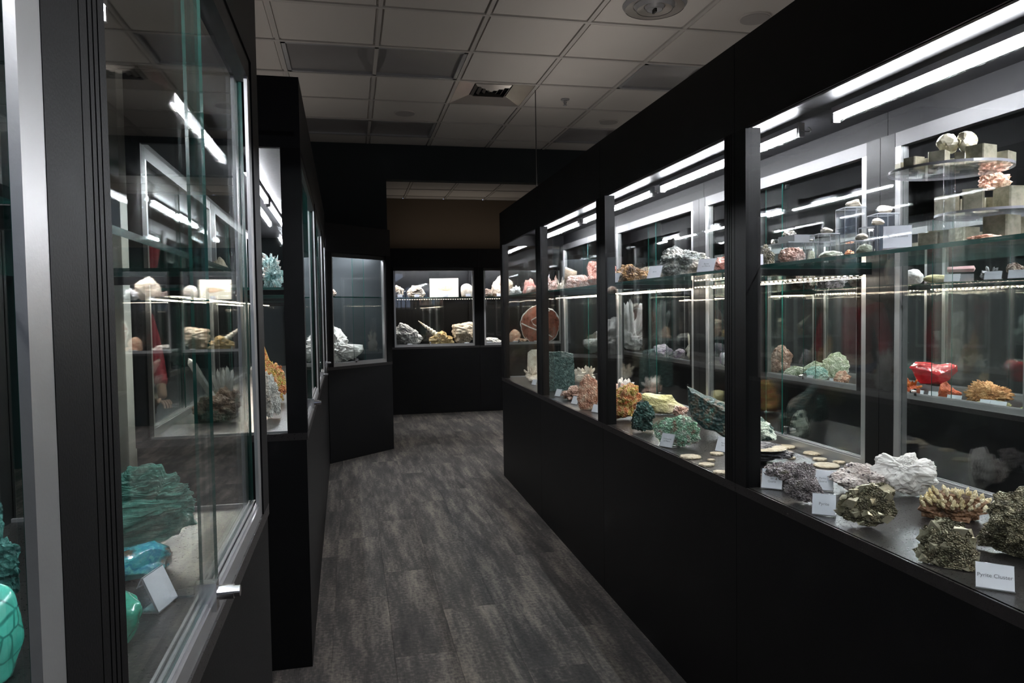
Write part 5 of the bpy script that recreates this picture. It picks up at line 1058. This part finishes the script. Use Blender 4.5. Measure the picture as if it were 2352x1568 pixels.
# ------------------------------------------------------------------ name cards in clear holders
_card = {}
def text_mesh(txt, size):
    cu = bpy.data.curves.new('lettering', 'FONT'); cu.body = txt; cu.size = size; cu.align_x = 'CENTER'; cu.align_y = 'CENTER'; cu.space_line = 1.1
    to = bpy.data.objects.new('lettering', cu); COL.objects.link(to); dg = bpy.context.evaluated_depsgraph_get(); dg.update()
    me = bpy.data.meshes.new_from_object(to.evaluated_get(dg)); bpy.data.objects.remove(to); return me
def card(label, pl, pr, sup, face, txt=None, F=None, lx=None, w=None, h=.05, lean=.42, fs=.0085):
    """pl, pr: picture points of the lower front corners"""
    if lx is None: a, b = on_z(*pl, sup), on_z(*pr, sup)
    else: a, b = on_x(*pl, F, lx), on_x(*pr, F, lx); a.z = b.z = sup
    c = (a+b)/2; ww = w or (b-a).length; f = Vector((face[0], face[1], 0)).normalized()
    sd = Vector((-f.y, f.x, 0))
    if sup == ZR:
        lo = (c-FR.o).dot(FR.ex)-abs(sd.dot(FR.ex))*ww/2
        if lo < .016: c = c+FR.ex*(.016-lo)
    root = thing('name_card', c, label, 'name card', 'small white name cards')
    back = -f*math.sin(lean); upv = back+Vector((0, 0, math.cos(lean))); nrm = upv.cross(sd)*-1
    if nrm.dot(f) < 0: nrm = -nrm
    z = Vector((0, 0, .0012))
    def slab(o, e1, e2, e3, L1, L2, L3, nm, mats, mis=None):
        vs = [o+e1*x+e2*y+e3*q for q in (0, L3) for y in (0, L2) for x in (-L1/2, L1/2)]
        fs_ = [(0, 2, 3, 1), (4, 5, 7, 6), (0, 1, 5, 4), (2, 6, 7, 3), (0, 4, 6, 2), (1, 3, 7, 5)]
        m = MB(); m.v = vs; m.f = fs_; m.mi = mis or [0]*6; return m.build(nm, mats, root, recalc=True if not mis else False)
    slab(c+z, sd, upv, -nrm, ww, h, .0022, 'holder', [M['acrylic'], M['acredge']], [0, 0, 1, 1, 1, 1])
    slab(c+z, sd, -f, Vector((0, 0, 1)), ww, h*.55, .0022, 'foot', [M['acrylic'], M['acredge']], [0, 0, 1, 1, 1, 1])
    pt = c+z+upv*h; slab(pt, sd, (-f*math.sin(lean)-Vector((0, 0, math.cos(lean)))*.9).normalized(), -f, ww, h*.3, .0018, 'rear_lip', [M['acrylic'], M['acredge']], [0, 0, 1, 1, 1, 1])
    slab(c+z+upv*.002+nrm*.0003, sd, upv, nrm, ww*.97, h*.95, .0005, 'card', M['card'])
    if txt:
        me = text_mesh(txt, fs); me.materials.append(M['ink']); lo = bpy.data.objects.new('lettering', me); COL.objects.link(lo); lo.parent = root
        X = sd if sd.cross(upv).dot(nrm) > 0 else -sd
        pos = z+upv*(h*.52)+nrm*.0011
        lo.matrix_local = Matrix(((X.x, upv.x, nrm.x, pos.x), (X.y, upv.y, nrm.y, pos.y), (X.z, upv.z, nrm.z, pos.z), (0, 0, 0, 1)))
FV = (-1, -.42)
card('white name card leaning against the grey brown sparkling rock', (1757, 1120), (1787, 1127), ZR, (-.85, -1), 'Pyrite\non\nQuartz', w=.062, h=.062)
card('white name card half behind the purple grey sparkling rock', (1880, 1118), (1898, 1136), ZR, (-.8, -1), 'Pyrite\nQuartz', w=.062, h=.062)
card('white name card reading Pyrite at the deck edge', (1857, 1180), (1888, 1192), ZR, (-.8, -1), 'Pyrite', w=.060, h=.058, fs=.011)
card('white name card reading Pyrite Cluster, nearest on the deck', (2252, 1342), (2312, 1372), ZR, (-.8, -.9), 'Pyrite Cluster', w=.066, h=.050, fs=.0105)
card('white name card leaning before the mint green cluster', (1520, 1024), (1533, 1031), ZR, (-1, -.5), 'Smithsonite\non Matrix', w=.065, h=.058)
card('white name card beside the pyrite sun discs, cut by the wide post', (1650, 1037), (1664, 1040), ZR, (-1, -.5), 'Pyrite\nSun', w=.062, h=.060)
card('white name card in front of the low knobby brown pink rock', (1314, 927), (1322, 930), ZR, (-1, -.35), None, w=.06, h=.05)
card('white name card under the square green mineral block', (1276, 909), (1283, 912), ZR, (-1, -.35), None, w=.06, h=.05)
card('white name card before the small white spiky rock', (1222, 883), (1228, 886), ZR, (-1, -.35), None, w=.06, h=.045)
card('white name card at the foot of the peach crystal rock', (1362, 946), (1369, 949), ZR, (-1, -.35), None, w=.06, h=.045)
card('white name card reading Pyrite beside the spiky pyrite ball', (1716, 612), (1747, 611), ZS, (-.55, -1), 'Pyrite', F=FR, lx=.075, w=.06, h=.040, fs=.009)
card('white name card on the shelf before the ochre brown rock', (1406, 644), (1412, 644), ZS, (-1, -.35), None, F=FR, lx=.09, w=.06, h=.055)
card('white name card on the shelf beside the grey and cream boulder', (1492, 638), (1508, 637), ZS, (-1, -.6), 'Barite', F=FR, lx=.10, w=.07, h=.062)
card('white name card on the shelf at the cream end of the boulder', (1608, 627), (1630, 626), ZS, (-1, -.7), 'Barite\non Matrix', F=FR, lx=.09, w=.07, h=.055)
card('white name card tilted between the risers and the pyrite cubes', (2046, 586), (2076, 584), ZS, (-.85, -1), 'Pyrite Cubes', F=FR, lx=.08, w=.062, h=.062)
for n_, (x, y, lab) in enumerate(((2096, 911, 'white name card under the spiky orange crystals across the aisle'), (2138, 912, 'white name card below the red polished stone across the aisle'), (2182, 924, 'white name card before the matte red orange rock across the aisle'),
                                  (2259, 921, 'white name card at the foot of the orange coral mineral'), (2283, 942, 'white name card in front of the olive green rock'), (1906, 878, 'white name card beside the peach rock across the aisle'), (1848, 868, 'white name card under the aqua rock across the aisle'))):
    card(lab, (x, y), (x+14, y+2), ZA, (-1, -.35), None, F=FA, lx=.075 if n_ != 1 else .11, w=.085, h=.05)
for n_, (x, lab) in enumerate(((2182, 'white name card before the pink crystal rod on the shelf'), (2276, 'white name card before the dark crystal group on the shelf'), (2332, 'white name card before the brown rock on the shelf at the picture edge'))):
    card(lab, (x-3, 643), (x+10, 642), 1.5312, (-1, -.6), None, F=FA, lx=.085, w=.085, h=.05)
for n_, (x, s_, lab) in enumerate(((918, ZEs, 'tiny white card under the round tan fossil'), (957, ZEs, 'tiny white card under the oval grey fossil'), (1023, ZEs, 'tiny white card under the cream plaque'), (1075, ZEs, 'tiny white card under the cream ovoid stone'), (1146, ZEs, 'tiny white card before the big tan rock'),
                               (941, ZE, 'tiny white card below the grey veined boulder'), (1072, ZE, 'tiny white card below the ridged tan stone'), (1124, ZE, 'tiny white card on the flat white slabs'), (1183, ZE, 'tiny white card before the small pink stone'), (1232, ZE, 'tiny white card at the foot of the red agate slab'), (1216, ZEs, 'tiny white card before the pink tufted rock'))):
    card(lab, (x-5, 681 if s_ > 1.2 else 793), (x+6, 681 if s_ > 1.2 else 793), s_, (-.1, -1), None, F=FE, lx=.06, w=.07, h=.045)
card('white name card leaning beside the polished turquoise blue block', (374, 1393), (402, 1390), ZN, (1, -.25), None, w=.065, h=.062)

# ------------------------------------------------------------------ stand of the red stone
G = on_x(2143, 900, FA, .25); G.z = ZA
st = thing('clear_stand', G, 'low clear acrylic stand under the red polished stone', 'display stand'); MB().box(Frame(G, FA.ex, FA.ey), -.05, .05, -.10, .10, 0.0005, .07, mis=(0, 0, 1, 1, 1, 1)).build('block', [M['acrylic'], M['acredge2']], st, recalc=False)

# ------------------------------------------------------------------ visitor in red on the far side of the near case
def skinned(name, pts, edges, rad, mat, parent, loc, sub=2, smooth=True):
    me = bpy.data.meshes.new(name); me.from_pydata([Vector(p) for p in pts], edges, []); o = bpy.data.objects.new(name, me); COL.objects.link(o)
    md = o.modifiers.new('skin', 'SKIN'); md.use_smooth_shade = True
    for i, r in enumerate(rad): me.skin_vertices[0].data[i].radius = (r, r) if not isinstance(r, tuple) else r
    me.skin_vertices[0].data[0].use_root = True
    sb = o.modifiers.new('sub', 'SUBSURF'); sb.levels = sub; sb.render_levels = sub
    dg = bpy.context.evaluated_depsgraph_get(); dg.update(); m2 = bpy.data.meshes.new_from_object(o.evaluated_get(dg)); bpy.data.objects.remove(o)
    m2.materials.clear(); m2.materials.append(mat); m2.polygons.foreach_set('use_smooth', [True]*len(m2.polygons))
    n = bpy.data.objects.new(name, m2); COL.objects.link(n); n.parent = parent; return n
M['skin'] = plain('skin', (.46, .27, .19), .55); M['red_cloth'] = plain('red_cloth', (.34, .016, .03), .85, bump=.3, bscale=160)
M['denim'] = plain('blue_denim', (.03, .05, .11), .85, bump=.3, bscale=300); M['hair'] = plain('dark_hair', (.02, .013, .01), .6, bump=.6, bscale=200)
M['shoe'] = plain('grey_shoe', (.06, .06, .065), .6); M['eye'] = plain('eye_white', (.6, .6, .58), .3)
pp = on_plane(272, 800, (0, 5.3, 0), Vector((0, 1, 0))); pe = thing('person', (pp.x, 5.3, 0), 'person in a red long sleeved top and blue jeans standing beyond the near glass case', 'person')
pe.rotation_euler = (0, 0, math.radians(35))
# joints: pelvis, spine, chest, neck, head, arms, legs (facing -y)
J = [(0, 0, .93), (0, -.01, 1.10), (0, 0, 1.28), (0, .01, 1.42), (0, 0, 1.50), (0, -.015, 1.58), (0, -.01, 1.66),
     (.17, 0, 1.38), (.24, .02, 1.12), (.22, -.12, .92), (.20, -.19, .85), (-.17, 0, 1.38), (-.24, .02, 1.12), (-.22, -.14, .95), (-.19, -.22, .90),
     (.095, 0, .86), (.11, -.01, .48), (.11, .02, .09), (.115, -.12, .04), (-.095, 0, .86), (-.11, -.01, .48), (-.11, .02, .09), (-.115, -.12, .04)]
Ed = [(0, 1), (1, 2), (2, 3), (3, 4), (4, 5), (5, 6), (3, 7), (7, 8), (8, 9), (9, 10), (3, 11), (11, 12), (12, 13), (13, 14), (0, 15), (15, 16), (16, 17), (17, 18), (0, 19), (19, 20), (20, 21), (21, 22)]
Rd = [(.13, .10), (.12, .09), (.14, .10), (.09, .07), .052, (.078, .088), (.07, .085), .055, .042, .032, .03, .055, .042, .032, .03, .085, .055, .038, .035, .085, .055, .038, .035]
skinned('body', J, Ed, Rd, M['skin'], pe, None)
tj = [0, 1, 2, 3, 7, 8, 9, 11, 12, 13]; mp_ = {a: i for i, a in enumerate(tj)}
te = [(mp_[a], mp_[b]) for a, b in Ed if a in mp_ and b in mp_]
skinned('red_top', [J[i] for i in tj], te, [(Rd[i][0]+.025, Rd[i][1]+.025) if isinstance(Rd[i], tuple) else Rd[i]+.018 for i in tj], M['red_cloth'], pe, None)
lj = [0, 15, 16, 17, 19, 20, 21]; mp_ = {a: i for i, a in enumerate(lj)}
le = [(mp_[a], mp_[b]) for a, b in Ed if a in mp_ and b in mp_]
skinned('jeans', [J[i] for i in lj], le, [(Rd[i][0]+.015, Rd[i][1]+.015) if isinstance(Rd[i], tuple) else Rd[i]+.016 for i in lj], M['denim'], pe, None)
for sx in (1, -1):
    skinned('shoe', [(sx*.112, .05, .045), (sx*.113, -.05, .045), (sx*.116, -.15, .04)], [(0, 1), (1, 2)], [.046, .044, .04], M['shoe'], pe, None)
    hx, hy, hz = (.20, -.19, .85) if sx > 0 else (-.19, -.22, .90)
    for q, (dx, L) in enumerate(((-.024, .055), (-.008, .068), (.009, .064), (.025, .048))):
        skinned('finger', [(hx+dx, hy-.02, hz-.01), (hx+dx, hy-.055, hz-.02), (hx+dx, hy-.055-L*.4, hz-.035), (hx+dx, hy-.055-L*.5, hz-.06)], [(0, 1), (1, 2), (2, 3)], [.010, .009, .008, .007], M['skin'], pe, None, sub=1)
    skinned('thumb', [(hx-sx*.02, hy-.01, hz), (hx-sx*.045, hy-.035, hz-.005), (hx-sx*.05, hy-.06, hz-.02)], [(0, 1), (1, 2)], [.012, .010, .008], M['skin'], pe, None, sub=1)
    m = MB(); v_, f_ = ico(2); m.add([Vector((sx*.032+p.x*.012, -.096+p.y*.008, 1.605+p.z*.008)) for p in v_], f_); o = m.build('eye', M['eye'], None, smooth=True); o.parent = pe
    m = MB(); m.add([Vector((sx*.084+p.x*.010, .0+p.y*.018, 1.595+p.z*.03)) for p in v_], f_); o = m.build('ear', M['skin'], None, smooth=True); o.parent = pe
m = MB(); m.add([Vector((p.x*.014, -.108+p.y*.018, 1.58+p.z*.022)) for p in v_], f_); o = m.build('nose', M['skin'], None, smooth=True); o.parent = pe
m = MB(); m.add([Vector((p.x*.024, -.10+p.y*.008, 1.545+p.z*.006)) for p in v_], f_); o = m.build('mouth', M['red_cloth'], None, smooth=True); o.parent = pe
v_, f_ = ico(4); m = MB(); m.add([Vector((p.x*.094, .018+p.y*.10, (1.62+p.z*.11) if not (p.y > .1 and p.z < 0) else 1.62+p.z*.22))*(1) for p in v_], f_); o = m.build('hair', M['hair'], None, smooth=True); o.parent = pe
